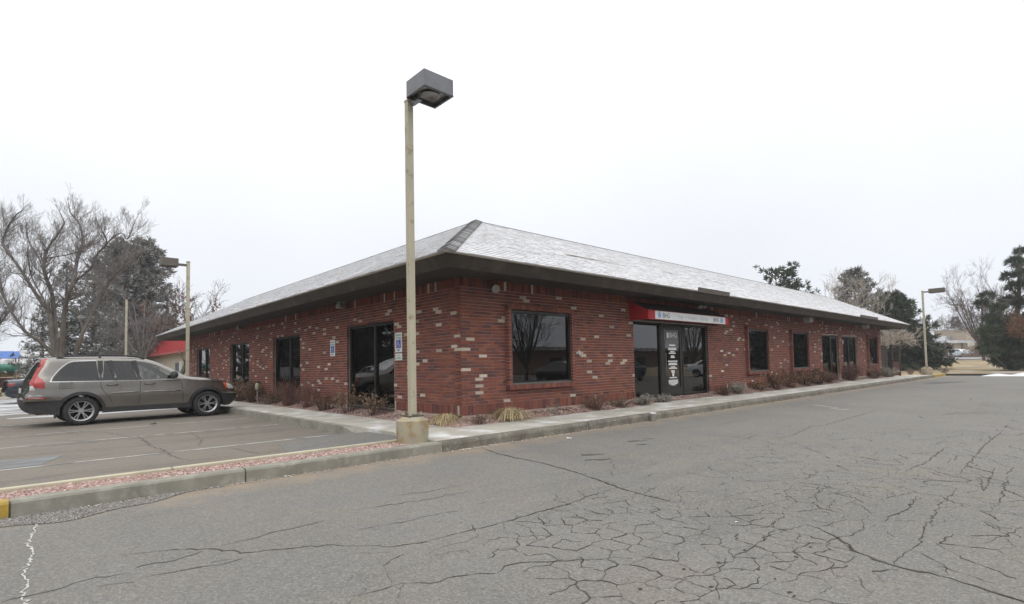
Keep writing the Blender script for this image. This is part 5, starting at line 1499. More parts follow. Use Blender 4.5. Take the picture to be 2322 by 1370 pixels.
bare_tree(basr(1940, 49), 'pale bare tree in front of the conifer beyond the roof end', auto_limbs(R_, 8.6, 11, .15, .30, .2), 61, m_bark_p, m_twig_p, maxl=4, minr=.0085, L0=1.6, dens=.95)
q = basr(2004, 44)
bare_tree(q, 'pale low branches spreading over the dark fence at the far corner', [([(0, 0, -.2), (.1, -.1, 1.5), (.5, -.3, 2.5), (1.2, -.9, 2.8), (2.0, -1.5, 2.7)], .07, .02), ([(0, 0, 1.0), (-.3, -.3, 1.9), (.4, -.9, 2.9), (1.2, -1.6, 3.1)], .06, .02), ([(0, 0, 1.2), (.2, .2, 2.5), (.8, -.2, 3.4)], .06, .02)], 62, m_bark_p, m_twig_p, maxl=3, minr=.010, L0=.9, Lend=.6, up=.03, dens=4.5)
R_ = np.random.default_rng(9)
bare_tree(basr(2232, 62), 'spreading bare tree behind the big pine at the right edge', auto_limbs(R_, 9.8, 10, .18, .40, .14), 63, m_bark_d, m_twig_b, maxl=4, minr=.0075, L0=2.1, dens=1.5)
# the big pine at the right edge, in clumps
def pine_clumps(loc, label, seed, clumps, trunk, dead=()):
    R = np.random.default_rng(seed); r = empty('pine_tree', loc, label, 'tree'); T, F = MB(), MB()
    T.tube(trunk, [.22, .19, .15, .08, .04][:len(trunk)], 8)
    tp = [np.array(p) for p in trunk]
    for (c, rad) in clumps:
        c = np.array(c); j = int(np.argmin([abs(p[2]-(c[2]-.8)) for p in tp])); T.tube([tp[j], (tp[j]+c)/2+np.array([0, 0, -.15]), c], [.07, .05, .025], 5, cap=False)
        n = int(170*rad**2)+26
        for i in range(n):
            v = R.normal(0, 1, 3); v /= np.linalg.norm(v); p = c+v*rad*R.uniform(.35, 1.0)*np.array([.85, .85, .50])
            if v[2] < -.5 and R.random() < .5: continue
            tuft(F, p, v+np.array([0, 0, .6]), .38*R.uniform(.7, 1.3), 9, R, R.random(), .06)
    D = MB()
    for c in dead:
        for i in range(90): tuft(D, np.array(c)+R.normal(0, .28, 3), R.normal(0, 1, 3), .26, 6, R, R.random(), .08)
    T.obj('trunk', m_bark_d, r); F.obj('crown', m_needle, r, kind='stuff'); D.obj('dead_needles', m_rust, r, kind='stuff'); return r
DP = 42.0
fp = along(2262, DP); fp[2] = ground_z(fp[0], fp[1])
cl = []
R_ = np.random.default_rng(77)
CL = [(2312,572,.5),(2300,594,.6),(2322,600,.7),(2318,620,.7),(2283,628,.5),(2300,650,.7),(2322,690,.9),(2288,682,.7),(2262,700,.65),(2238,672,.5),(2228,690,.55),(2250,722,.8),(2300,728,1.0),(2275,755,1.0),(2240,752,.85),(2322,765,1.0),(2256,785,1.0),(2300,795,1.05),(2320,812,.8),(2278,806,.9),(2248,800,.65),(2345,640,1.0),(2350,720,1.2),(2355,790,1.2),
      (2245,768,.8),(2262,735,.8),(2290,760,.9),(2310,745,.9),(2235,792,.55),(2268,768,.8),(2300,812,.8),(2285,785,.9),(2318,785,.9),(2262,812,.6),(2262,822,.55),(2285,826,.6),(2305,828,.65),(2322,830,.7)]
for (x, y, rr) in CL:
    d = R_.normal(0, .9); cl.append((tuple(along(x, DP+d, py=y)-fp), rr*.92))
tr = [tuple(along(x, DP, py=y)-fp) for x, y in ((2292,838),(2300,760),(2310,680),(2312,610),(2312,565))]
pine_clumps(tuple(fp), 'big dark pine with clumped needles at the right edge', 71, cl, tr, [tuple(along(x, DP-1.3, py=y)-fp) for x, y in ((2306,726),(2318,738),(2298,750),(2312,756))])
conifer(basr(2172, 135), hpr(2172, 135, 720), 3.3, 'distant blue-grey spruce behind the low flat-roofed building', 56, m_needle_f, prof=lambda t: (1-t)**.6, tsize=.8, nb=5, base=.02, gap=.7, step=.5)
for px, dp, yt, sd, lb in ((2128, 125, 738, 65, 'hazy bare trees between the cream block and the distant spruce, left one'), (2150, 140, 748, 66, 'hazy bare tree just left of the distant spruce'), (2205, 150, 725, 67, 'hazy bare tree just right of the distant spruce')):
    R_ = np.random.default_rng(sd); lb = lb.replace('bare trees', 'bare tree').replace(', left one', '')
    bare_tree(basr(px, dp), lb, auto_limbs(R_, hpr(px, dp, yt)*.8, 6, .2, .35, .15), sd, m_twig, m_twig, maxl=4, minr=.03, L0=2.6, dens=.6)
# ---------------- trees that stand outside the frame but mirror in the windows
for (x, y, H_, sd, lb) in ((24, -23, 7.6, 81, 'bare tree across the drive, mirrored in the nearest framed window'), (46, -20, 9, 82, 'bare tree across the drive, mirrored right of the entrance door')):
    R_ = np.random.default_rng(sd)
    bare_tree((x, y, -.39), lb, auto_limbs(R_, H_, 14, .16, .26, .16), sd, m_bark, m_twig, maxl=3, minr=.012, L0=1.9, dens=.9)
pt = conifer((64, -17, -.3), 10, 4.5, 'bushy evergreen across the drive, mirrored in the far windows', 84, m_needle, prof=lambda t: (1-t)**.55, tsize=.6, nb=8, base=.01, gap=.45, per=10, group='evergreens outside the frame')
for i, (x, y, k) in enumerate(((56, -15.5, .8), (72, -21, 1.1), (81, -18, .9), (90, -22, 1.2), (100, -24, 1.1), (112, -27, 1.3), (-19, 26, .8), (-16, 33, 1.0), (-15, 40, .9), (-24, 30, 1.1), (-14, 48, 1.0), (-16, 57, 1.1), (-28, 24, .9), (-34, 20, 1.0))):
    c = copy_tree(pt); c.location = (x, y, -.39); c.scale = (k, k, k); c.rotation_euler = (0, 0, i*1.3)
    c['label'] = 'bushy evergreen across the drive, mirrored in the far windows' if i < 6 else 'bushy evergreen across the parking lot, mirrored in the tall windows'
    c['group'] = 'evergreens outside the frame' if i < 6 else 'evergreens beside the parking lot'

# ---------------- shrubs in the beds
m_stem = mat('shrub_stem', (.11, .075, .06), (.16, .11, .085), .95, 20)
m_stem_r = mat('reddish_stem', (.16, .09, .072), (.21, .12, .095), .95, 20)
m_stem_g = mat('grey_stem', (.27, .25, .21), (.20, .18, .15), .95, 20)
LEAF = dict(brown=[(.13,.075,.045),(.19,.12,.075),(.10,.06,.04),(.24,.16,.10)], russet=[(.21,.115,.07),(.28,.165,.10),(.15,.085,.06),(.15,.12,.07)], grey=[(.34,.33,.29),(.44,.43,.39),(.26,.25,.21),(.38,.36,.31)],
            wine=[(.15,.085,.075),(.19,.105,.085),(.12,.07,.06),(.18,.125,.10)], straw=[(.40,.315,.175),(.47,.385,.23),(.31,.235,.13),(.42,.345,.215)], tan=[(.22,.15,.095),(.30,.21,.14),(.16,.11,.07)])
m_leaf = {k: mat_rnd('leaf_'+k, v, .95, grain=0) for k, v in LEAF.items()}
def shrub(x, y, z, H, Rw, label, seed, leaf='brown', nst=34, leaves=500, ls=.035, stem=m_stem, name='shrub', cat='shrub', upright=.8, stretch=(1, 1), top=.25, aspect=.4):
    R = np.random.default_rng(seed); r = empty(name, (x, y, z), label, cat, 'winter shrubs in the planting beds')
    S, F = MB(), MB(); tips = []
    for k in range(nst):
        a = R.uniform(0, 2*PI); rr = Rw*math.sqrt(R.random())
        h = H*R.uniform(.55, 1.0)*(1-.45*(rr/Rw)**2)
        ex, ey = rr*math.cos(a)*stretch[0], rr*math.sin(a)*stretch[1]
        b = np.array([ex*.25, ey*.25, -.04]); m_ = np.array([ex*(.25+.35*(1-upright*.5))+R.normal(0, .02), ey*.55+R.normal(0, .02), h*.55]); e = np.array([ex, ey, h])
        S.tube([b, m_, e], [.006, .0045, .0025], 3, cap=False)
        for c in range(3):
            t = R.uniform(.35, .95); p = m_+(e-m_)*((t-.5)*2) if t > .5 else b+(m_-b)*(t*2)
            q = p+np.array([R.normal(0, .10), R.normal(0, .10), abs(R.normal(.10, .06))])*H*.9; S.tube([p, (p+q)/2+R.normal(0, .01, 3), q], [.004, .003, .002], 3, cap=False); tips.append((p, q))
        tips.append((m_, e))
    for i in range(leaves):
        p, q = tips[R.integers(len(tips))]; t = R.uniform(0, 1)**(1-top); tuft(F, p+(q-p)*t+R.normal(0, .012, 3), R.normal(0, 1, 3)+np.array([0, 0, .4]), ls*R.uniform(.6, 1.4), 1, R, R.random(), aspect)
    S.obj('stems', stem, r, kind='stuff')
    if leaves: F.obj('foliage', m_leaf[leaf], r, kind='stuff')
    return r
def bedz(x, y): return (ZS-.02+.08*smoothstep(-.5, 0, y)) if x > -.2 else ZS-.03+.07*smoothstep(-.6, 0, x)
def gtuft(x, y, H, Rw, label, seed, n=170):
    R = np.random.default_rng(seed); r = empty('grass_tuft', (x, y, bedz(x, y)-.01), label, 'grass tuft', 'straw-coloured grass tufts at the building corner'); F = MB()
    for k in range(n):
        a = R.uniform(0, 2*PI); o = Rw*.25*math.sqrt(R.random()); l = H*R.uniform(.7, 1.6); out = Rw*R.uniform(.4, 1.1)
        b = np.array([o*math.cos(a), o*math.sin(a), 0]); c, s = math.cos(a+R.normal(0, .5)), math.sin(a+R.normal(0, .5)); w = .005
        P = [b, b+np.array([c*out*.35, s*out*.35, H*R.uniform(.75, 1.1)]), b+np.array([c*out*.8, s*out*.8, H*R.uniform(.3, .8)]), b+np.array([c*out*1.1, s*out*1.1, H*R.uniform(.02, .35)])]
        sv = np.array([-s, c, 0])*w; ra = R.random()
        for p, q in zip(P[:-1], P[1:]): F.quad([p-sv, p+sv, q+sv*.7, q-sv*.7], ra)
    F.obj('blades', m_leaf['straw'], r, kind='stuff'); return r
gtuft(-.34, .12, .20, .40, 'straw grass tuft left of the building corner, nearest the lamp post', 91, 260)
gtuft(.98, -.28, .23, .46, 'straw grass tuft right of the building corner, on the long wall side', 92, 340)
shrub(.05, -.38, bedz(.05, -.38), .26, .34, 'tiny withered twiggy plant between the two straw grass tufts', 93, 'tan', 34, 110, .03)
shrub(2.25, -.30, bedz(2.25, -.3), .40, .26, 'sparse little twiggy plant under the nearest framed window', 94, 'tan', 12, 20, .03, m_stem_g)
shrub(3.75, -.28, bedz(3.75, -.28), .46, .42, 'dense reddish-brown shrub right of the nearest framed window', 95, 'russet', 80, 420, .03, m_stem_r)
shrub(4.75, -.28, bedz(4.7, -.28), .30, .45, 'low brown tangle between the reddish shrub and the grey lavender', 96, 'tan', 50, 260, .03)
shrub(5.75, -.36, bedz(5.75, -.3), .30, .36, 'silvery grey lavender clump left of the entrance', 97, 'grey', 90, 700, .045, m_stem_g, stretch=(1.3, .6), aspect=.2)
shrub(6.75, -.34, bedz(6.6, -.3), .26, .36, 'silvery grey lavender clump right in front of the entrance side pane', 98, 'grey', 80, 600, .045, m_stem_g, stretch=(1.3, .6), aspect=.2)
shrub(10.35, -.30, bedz(10.3, -.3), .36, .36, 'brown dried shrub right of the entrance', 99, 'brown', 70, 620, .035, stretch=(1.1, .7))
shrub(11.35, -.32, bedz(11.4, -.3), .46, .44, 'silvery grey bushy lavender between entrance and second framed window', 100, 'grey', 110, 1000, .045, m_stem_g, stretch=(1.1, .7), aspect=.22)
shrub(13.3, -.22, bedz(13, -.2), .42, .5, 'low russet shrub below the second framed window', 101, 'russet', 60, 520, .05)
shrub(14.7, -.22, bedz(14, -.2), .72, .62, 'russet and green-brown shrub between the second and third framed windows', 102, 'russet', 80, 900, .055, m_stem_r)
shrub(16.2, -.22, bedz(16, -.2), .80, .62, 'tall straggly russet shrub left of the third framed window', 103, 'brown', 80, 800, .055, m_stem_r)
shrub(17.9, -.22, bedz(17, -.2), .72, .55, 'russet shrub under the third framed window', 104, 'russet', 80, 850, .055)
shrub(19.4, -.22, bedz(19, -.2), .85, .60, 'dark brown shrub right of the third framed window', 105, 'brown', 90, 900, .055)
shrub(20.9, -.22, bedz(20, -.2), .62, .45, 'wine-red twiggy shrub left of the far doorway', 106, 'wine', 90, 500, .04, m_stem_r)
shrub(24.0, -.26, bedz(24, -.2), 1.0, .68, 'rounded wine-brown bush between the two far doorways', 107, 'wine', 160, 1500, .05, m_stem_r)
shrub(28.2, -.24, bedz(28, -.2), .55, .65, 'low brown shrub under the last framed window', 108, 'brown', 90, 800, .055)
shrub(30.9, -.30, bedz(30, -.2), .62, .75, 'silvery grey bush at the far end of the long wall', 109, 'grey', 120, 1100, .06, m_stem_g, aspect=.25)
# short wall bed
shrub(-.30, 3.05, bedz(-.3, 3), .68, .46, 'straggly rose bush with dry leaves before the window beside the lamp post', 111, 'tan', 34, 330, .05, m_stem, upright=.6)
shrub(-.34, 4.35, bedz(-.3, 4), .78, .52, 'dry leafy rose bush at the left jamb of the window beside the lamp post', 112, 'tan', 40, 420, .05, m_stem, upright=.6)
shrub(-.34, 5.75, bedz(-.3, 6), .55, .50, 'brown dead shrub beneath the lone parking sign', 113, 'brown', 60, 420, .045)
shrub(-.32, 7.0, bedz(-.3, 7), .95, .48, 'tall reddish bare-twig shrub between the sign and the second tall window', 114, 'wine', 70, 120, .04, m_stem_r, upright=.9)
shrub(-.32, 8.5, bedz(-.3, 8), 1.05, .55, 'tall wine-red bare-twig shrub in front of the second tall window', 115, 'wine', 90, 160, .04, m_stem_r, upright=.9)
shrub(-.36, 9.9, bedz(-.3, 10), .5, .6, 'low mounded brown shrub left of the second tall window', 116, 'brown', 70, 500, .045)
shrub(-.34, 11.9, bedz(-.3, 12), .85, .62, 'rounded leafy brown bush beside the garden tap post', 117, 'brown', 100, 900, .05)
shrub(-.36, 13.3, bedz(-.3, 13), .95, .70, 'large brown leafy bush in front of the parked SUV', 118, 'tan', 110, 1100, .055)
shrub(-.36, 15.2, bedz(-.3, 15), .55, .60, 'low brown bush beyond the nose of the parked SUV', 119, 'brown', 70, 500, .05)
shrub(-.25, 1.55, bedz(-.3, 1.5), .42, .22, 'thin reddish twigs against the bricks just left of the lamp post', 120, 'wine', 20, 30, .03, m_stem_r)
# ================================================================== small things
r = empty('paper_cup', (*at(1481, 955, ZD)[:2], ZD+.001), 'white paper cup standing on the asphalt by the kerb', 'cup')
mb = MB(); mb.lathe([(.001, 0), (.032, 0), (.045, .105), (.047, .105)], 18); mb.obj('cup', m_wh, r, smooth=True); r.scale = (1.5, 1.5, 1.55)
mb = MB(); mb.lathe([(.049, .103), (.049, .113), (.038, .118), (.001, .118)], 18); mb.obj('lid', m_sign, r)
def litter(px, py, label, s, mt, z=ZD):
    q = at(px, py, z); r = empty('litter', (q[0], q[1], z+.004), label, 'litter'); R = np.random.default_rng(px)
    mb = MB(); n = 6
    P = [[(s*(i/n-.5)*2+R.normal(0, s*.06), s*.7*(j/n-.5)*2+R.normal(0, s*.06), abs(R.normal(0, s*.16))) for j in range(n+1)] for i in range(n+1)]
    for i in range(n):
        for j in range(n):
            if (i in (0, n-1)) and (j in (0, n-1)): continue
            mb.quad([P[i][j], P[i+1][j], P[i+1][j+1], P[i][j+1]])
    mb.obj('scrap', mt, r); return r
litter(1291, 995, 'flattened scrap of white paper on the asphalt beside the kerb', .05, m_wh)
litter(347, 962, 'black crumpled scrap lying on the parking lot below the SUV', .075, m_blackp, ZL)
litter(650, 1081, 'small white scrap at the foot of the island kerb', .03, m_wh)
litter(1670, 1185, 'tiny white scrap on the cracked asphalt', .013, m_wh)
r = empty('drip_hose', (0, 0, 0), 'black irrigation hose lying on the gravel along the long wall', 'hose')
P = [at(x, y, ZS+.02) for x, y in ((1062,930),(1090,933),(1112,935),(1160,935),(1215,938),(1260,935),(1300,929),(1335,921))]
P = [np.array([p[0], min(p[1], -.10), bedz(p[0], min(p[1], -.10))+.02]) for p in P]
mb = MB(); mb.tube([tuple(q) for q in resample([tuple(p) for p in P], .08)], .011, 6); mb.obj('tubing', m_blackp, r, smooth=True)
r = empty('irrigation_post', (-.42, 11.15, bedz(-.42, 11)), 'small post with a pale green valve cover in the bushes by the short wall', 'valve post')
mb = MB(); mb.tube([(0, 0, -.05), (0, 0, .52)], .022, 8); mb.obj('riser', m_lampbody, r)
mb = MB(); mb.lathe([(.001, .46), (.06, .46), (.075, .56), (.07, .66), (.04, .70), (.001, .71)], 12); mb.obj('valve_cover', mat('pale_green', (.36, .38, .26), (.30, .32, .22), .6, 8), r, smooth=True)
mb = MB(); mb.tube([(0, 0, .70), (.0, -.05, .75)], .03, 6); mb.obj('cap', m_blackp, r)
# crumpled pale plant seen behind the glass of the second framed window
r = empty('window_display', (13.55, .30, .60), 'pale crumpled ornament on the sill inside the second framed window', 'ornament')
R_ = np.random.default_rng(3); mb = MB()
for i in range(60): tuft(mb, R_.normal(0, 1, 3)*np.array([.24, .05, .06])+np.array([.05, 0, .16]), R_.normal(0, 1, 3), .16, 2, R_, R_.random(), .35)
mb.obj('crumpled_paper', m_wh, r)
mb = MB(); mb.box(-.35, .45, -.08, .14, -.02, .02); mb.obj('tray', m_inside, r)

# ================================================================== far right: fence, kerbs, snow, street, buildings
m_plank = mat_rnd('weathered_plank', [(.045, .038, .034), (.065, .056, .05), (.036, .031, .028), (.054, .044, .038)], .9, objinfo=True, grain=.3, gscale=14)
m_plank_r = mat_rnd('red_brown_plank', [(.085, .035, .03), (.11, .045, .038), (.07, .03, .028)], .9, objinfo=True, grain=.3, gscale=14)
fe = empty('wooden_fence', (LX, .10, -.2), 'weathered dark plank fence at the far corner of the brick building', 'fence')
pm = MB(); pm.box(-.065, .065, -.012, .012, 0, 1.90); pme = pm.mesh('plank', m_plank)
for i in range(13): inst('plank', pme, fe, (.10+i*.142, R_.normal(0, .004), R_.normal(0, .02)))
mb = MB(); mb.box(0, 1.95, .015, .055, .35, .43); mb.obj('rail', m_plank, fe); mb = MB(); mb.box(0, 1.95, .015, .055, 1.45, 1.53); mb.obj('rail', m_plank, fe)
ga = empty('timber_enclosure', (LX+2.05, -.05, -.2), 'open dark timber enclosure with low red-brown boards beside the plank fence', 'enclosure')
po = MB(); po.box(-.06, .06, -.06, .06, 0, 1.88); pom = po.mesh('post', m_plank)
for x, y in ((.06, .0), (2.0, .0), (.06, 1.6), (2.0, 1.6)): inst('post', pom, ga, (x, y, 0))
mb = MB(); mb.box(-.02, 2.08, -.07, .07, 1.885, 1.99); mb.obj('beam', m_plank, ga); mb = MB(); mb.box(-.02, 2.08, 1.53, 1.67, 1.885, 1.99); mb.obj('beam', m_plank, ga)
bm_ = MB(); bm_.box(0, 1.80, -.012, .012, 0, .13); bmm = bm_.mesh('board', m_plank_r)
for i in range(6): inst('board', bmm, ga, (.13, .0, .05+i*.142))
bk = MB(); bk.box(0, 1.85, -.012, .012, 0, .13); bkm = bk.mesh('board', m_plank)
for i in range(13): inst('board', bkm, ga, (.10, 1.6, .05+i*.142))
for i in range(5): inst('board', bkm, ga, (2.0, .0, .95+i*.17), (0, 0, PI/2))
# kerbs at the end of the drive
def kerb_run(name, a, b, mt, label=None, h=.15, w=.16):
    a, b = np.array(a[:2]), np.array(b[:2]); d = b-a; L = np.hypot(*d); n = np.array([-d[1], d[0]])/L*w/2
    mb = MB(); mb.prism([tuple(a-n), tuple(b-n), tuple(b+n), tuple(a+n)], lambda x, y: (x, y, ZD-.1), lambda x, y: (x, y, ZD+h))
    return mb.obj(name, mt, None, bevel=.02, kind='structure')
kerb_run('yellow_kerb', (34.95, -1.78), (38.6, -1.78), m_yellow)
kerb_run('end_kerb', (38.72, -1.72), (38.72, -4.0), m_black_kerb, h=.13)
kerb_run('end_kerb', (38.72, -4.02), (37.6, -14), m_black_kerb, h=.13)
r = empty('snow_pile', (38.15, -6.3, ZD), 'low ploughed snow pile along the end kerb of the drive', 'snow pile')
mb = MB(); n, m_ = 26, 8; R_ = np.random.default_rng(12)
for i in range(n+1):
    for j in range(m_+1):
        u, v = i/n, j/m_; h = .20*math.sin(PI*u)**.6*math.sin(PI*v)**.8*(.75+.35*math.sin(u*23)+.15*R_.random())
        mb.v.append((-.55+1.3*v+.15*math.sin(u*9)-.25*(u-.5), -2.6+5.2*u, max(h, -.01))); mb.a.append(.5)
for i in range(n):
    for j in range(m_): mb.f.append((i*(m_+1)+j, i*(m_+1)+j+1, (i+1)*(m_+1)+j+1, (i+1)*(m_+1)+j)); mb.m.append(0)
mb.obj('snow', m_snow, r, smooth=True)
# side street with snow along it
def gsheet(name, pts, mt, dz, n=24, **kw):
    'strip between two edges, following the ground'
    mb = MB(); (a0, a1), (b0, b1) = pts
    a0, a1, b0, b1 = (np.array(q[:2]) for q in (a0, a1, b0, b1))
    for i in range(n):
        q = [a0+(a1-a0)*i/n, a0+(a1-a0)*(i+1)/n, b0+(b1-b0)*(i+1)/n, b0+(b1-b0)*i/n]
        mb.quad([(p[0], p[1], ground_z(p[0], p[1])+dz) for p in q])
    return mb.obj(name, mt, **kw)
def acr(d, px0=1990, px1=2420): return (along(px0, d), along(px1, d))
m_street = mat('street_asphalt', (.30, .30, .30), (.22, .22, .215), .9, .6)
gsheet('street', (acr(70), acr(84)), m_street, .10, kind='structure')
gsheet('street_snow', (acr(66.5), acr(69.9)), m_slush, .09, kind='stuff')
gsheet('street_snow', (acr(84.1), acr(88)), m_snow, .11, kind='stuff')
gsheet('far_pavement', (acr(94), acr(112)), m_conc, .12, kind='structure')
def shr(px, dp, H, Rw, label, seed, leaf, n=90, lv=500, ls=.07, stem=m_stem, st=(1, 1)):
    q = along(px, dp); return shrub(q[0], q[1], ground_z(q[0], q[1]), H, Rw, label, seed, leaf, n, lv, ls, stem, stretch=st)
shr(2064, 40.5, .55, .35, 'small reddish shrub just past the timber enclosure', 131, 'wine', 50, 260, .05, m_stem_r)
shr(2091, 39.5, .60, .30, 'thin pale bush left of the far lamp post base', 132, 'tan', 40, 200, .05)
shr(2139, 41, .42, .42, 'little brown bush on the grass right of the far lamp post', 133, 'brown', 40, 200, .05)
shr(2100, 58, .55, 2.2, 'low dark hedge on the grass behind the far lamp post', 134, 'brown', 160, 1700, .12, m_stem, (1.3, .5))
shr(2058, 50, .70, .8, 'olive-brown low bush beyond the timber enclosure', 135, 'brown', 80, 700, .09)
shr(2132, 97, 3.3, 2.3, 'rounded bare brown bush before the distant building, left of the parked cars', 136, 'brown', 300, 1500, .15, m_stem_r)
shr(2221, 97, 3.2, 2.8, 'rounded bare brown bush before the distant building, right of the pale blue car', 137, 'brown', 300, 1500, .15, m_stem_r)
shr(2200, 92, 1.1, 3.4, 'long low reddish hedge along the far side of the street', 138, 'brown', 160, 500, .10, m_stem, (1.6, .5))

m_cream = mat('cream_wall', (.52, .48, .39), (.46, .425, .345), .9, 2)
m_tanw = mat('tan_wall', (.40, .33, .25), (.36, .30, .23), .9, 2)
m_brownw = mat('brown_brick_wall', (.24, .17, .145), (.20, .145, .125), .9, 4)
m_darkwin = mat('dark_window', (.03, .03, .035), (.045, .045, .05), .2, 3)
m_greyroof = mat('grey_roof', (.34, .34, .345), (.26, .26, .265), .9, 1.2, c3=(.60, .61, .63), scale3=.8, lo3=.48, hi3=.6)
m_snowroof = mat('snow_roof', (.56, .57, .60), (.40, .41, .43), .85, .8)
def frame_at(px, dp, z=None):
    'matrix whose x runs to the right across the view, y away, at a far spot'
    q = along(px, dp); zz = ground_z(q[0], q[1]) if z is None else z
    return (q[0], q[1], zz), YAW-PI/2+0.12
def block(root, name, x0, x1, y0, y1, z0, z1, mt, **k):
    mb = MB(); mb.box(x0, x1, y0, y1, z0, z1); return mb.obj(name, mt, root, **k)
loc, rz = frame_at(2098, 108)
b = empty('cream_building', loc, 'tall cream end wall of a building behind the far lamp post', 'building', rz=rz)
block(b, 'wall', -.9, 1.3, 0, 9, 0, 6.2, m_cream); block(b, 'roof', -1.1, 1.5, -.2, 9.2, 6.21, 6.5, m_greyroof); block(b, 'window', .75, 1.05, -.06, -.002, 4.6, 5.4, m_darkwin); block(b, 'low_annex', 1.31, 4.6, 2, 8, 0, 1.9, m_brownw); block(b, 'door', 2.0, 2.8, 1.93, 1.998, 0, 1.7, m_darkwin)
loc, rz = frame_at(2190, 112)
b = empty('flat_roofed_building', loc, 'low distant flat-roofed building with tan pillar and raised tan block', 'building', rz=rz)
block(b, 'wall', -5.6, 9, 0, 10, 0, 3.1, m_brownw); block(b, 'wall_band', -5.2, -.9, -.05, -.002, 1.75, 3.1, m_tanw)
block(b, 'roof', -6.6, 9.5, -1.1, 10.4, 3.11, 3.65, m_snowroof); block(b, 'parapet', -4.4, -1.0, 2, 9, 3.66, 4.7, m_greyroof)
block(b, 'upper_block', -.9, 6.4, -1.3, 6, 3.66, 6.0, m_tanw); block(b, 'roof_cap', -1.1, 6.6, -1.5, 6.2, 6.01, 6.25, m_greyroof)
block(b, 'pillar', -.6, 1.0, -1.25, -.2, 0, 3.1, m_cream)
for x in (-3.9, -2.6, 2.2, 4.0): 
    w = block(b, 'window', x, x+.9, -.09 if x < 0 else -.05, -.052 if x < 0 else -.002, .8, 1.6, m_darkwin)
block(b, 'door', -1.6, -.8, -.08, -.003, 0, 1.7, mat('dark_red_door', (.10, .02, .02), None, .6))

# ================================================================== left: red-roofed building, house, playground
m_redroof = mat('red_metal_roof', (.36, .022, .024), (.30, .018, .02), .5, 2)
b = empty('red_roofed_building', (1.2, 28, -.3), 'small cream building with a steep red metal roof left of the brick building', 'building')
za, zb_, yl = 2.57, 3.75, 17.4
lo = [(-.35, -.3), (9, -.3), (9, yl+.35), (-.35, yl+.35)]; hi = [(.45, .5), (8.2, .5), (8.2, yl-.7), (.45, yl-.7)]
mb = MB()
for i in range(4):
    j = (i+1) % 4; mb.quad([(*lo[i], za), (*lo[j], za), (*hi[j], zb_), (*hi[i], zb_)])
mb.quad([(*p, zb_) for p in hi]); mb.quad([(*p, za) for p in lo][::-1])
rf = mb.obj('roof', m_redroof, b)
mb = MB()
for i in range(38): y = .2+i*.45; mb.tube([(-.36, y, za+.01), (.44, max(.5, min(yl-.7, y)), zb_)], .02, 4)
mb.obj('standing_seams', m_redroof, rf, kind='stuff')
block(b, 'gutter', -.43, -.355, -.3, yl+.35, za-.07, za+.05, mat('red_gutter', (.44, .12, .11), None, .5), bevel=.01)
block(b, 'wall', 0, 8.6, 0, yl, 0, za-.01, m_cream)
block(b, 'window', -.05, -.002, 11.5, 12.1, 1.25, 1.65, m_darkwin); block(b, 'door', -.05, -.002, 4.6, 5.5, 0, 1.9, mat('grey_blue_door', (.10, .13, .17), None, .5)); block(b, 'notice', -.04, -.002, 3.7, 4.2, 1.3, 2.0, m_sign); block(b, 'notice', -.04, -.002, 5.8, 6.3, .9, 1.4, m_sign)
q = along(20, 78)
b = empty('snow_roofed_house', (q[0], q[1], -.39), 'low house with a snowy grey roof behind the playground', 'house', rz=YAW-PI/2+.7)
block(b, 'wall', -9, 6.5, 0, 8, 0, 2.7, m_tanw)
mb = MB()
mb.quad([(-9.6, -.7, 2.72), (7.1, -.7, 2.72), (7.1, 4, 5.1), (-9.6, 4, 5.1)]); mb.quad([(7.1, 8.7, 2.72), (-9.6, 8.7, 2.72), (-9.6, 4, 5.1), (7.1, 4, 5.1)]); mb.quad([(7.1, -.7, 2.72), (7.1, 8.7, 2.72), (7.1, 4, 5.1)]); mb.quad([(-9.6, 8.7, 2.72), (-9.6, -.7, 2.72), (-9.6, 4, 5.1)])
mb.obj('roof', m_greyroof, b); block(b, 'gutter', -9.6, 7.1, -.78, -.705, 2.6, 2.74, m_frame)
block(b, 'fence_panel', 6.52, 14, .2, .3, 0, 1.8, m_snowroof)
for x in (-7, -3, 1.5): block(b, 'window', x, x+1.3, -.06, -.002, .9, 2.1, m_darkwin)
# the playground
def pmat(n, c): return mat(n, c, tuple(v*.85 for v in c), .4, 4)
m_pblue, m_pgreen, m_pyel, m_porg, m_ppur, m_pred = pmat('play_blue', (.05, .17, .55)), pmat('play_green', (.03, .26, .18)), pmat('play_yellow', (.55, .42, .10)), pmat('play_orange', (.60, .16, .03)), pmat('play_purple', (.20, .07, .22)), pmat('play_red', (.45, .05, .04))
D0 = 52.0
q = along(12, D0)
pg = empty('playground_tower', (q[0], q[1], -.39), 'playground tower with blue roof and green crawl tube at the left edge', 'playground', rz=YAW-PI/2+.62)
pxm = D0/FPX
mb = MB(); w = 1.05
mb.quad([(-w-.1, -w, 3.05), (w+.1, -w, 3.05), (w-.1, 0, 3.75), (-w+.1, 0, 3.75)]); mb.quad([(w+.1, w, 3.05), (-w-.1, w, 3.05), (-w+.1, 0, 3.75), (w-.1, 0, 3.75)]); mb.quad([(w+.1, -w, 3.05), (w+.1, w, 3.05), (w-.1, 0, 3.75)]); mb.quad([(-w-.1, w, 3.05), (-w-.1, -w, 3.05), (-w+.1, 0, 3.75)])
mb.obj('roof', m_pblue, pg)
for x in (-.85, .85):
    for y in (-.85, .85): mb = MB(); mb.tube([(x, y, 0), (x, y, 3.1)], .06, 8); mb.obj('post', m_pyel, pg)
mb = MB(); mb.box(-.9, .9, -.9, .9, 1.25, 1.35); mb.obj('deck', m_pred, pg)
mb = MB(); mb.box(-.8, .8, -.92, -.86, 1.36, 2.0); mb.obj('railing_panel', m_pyel, pg)
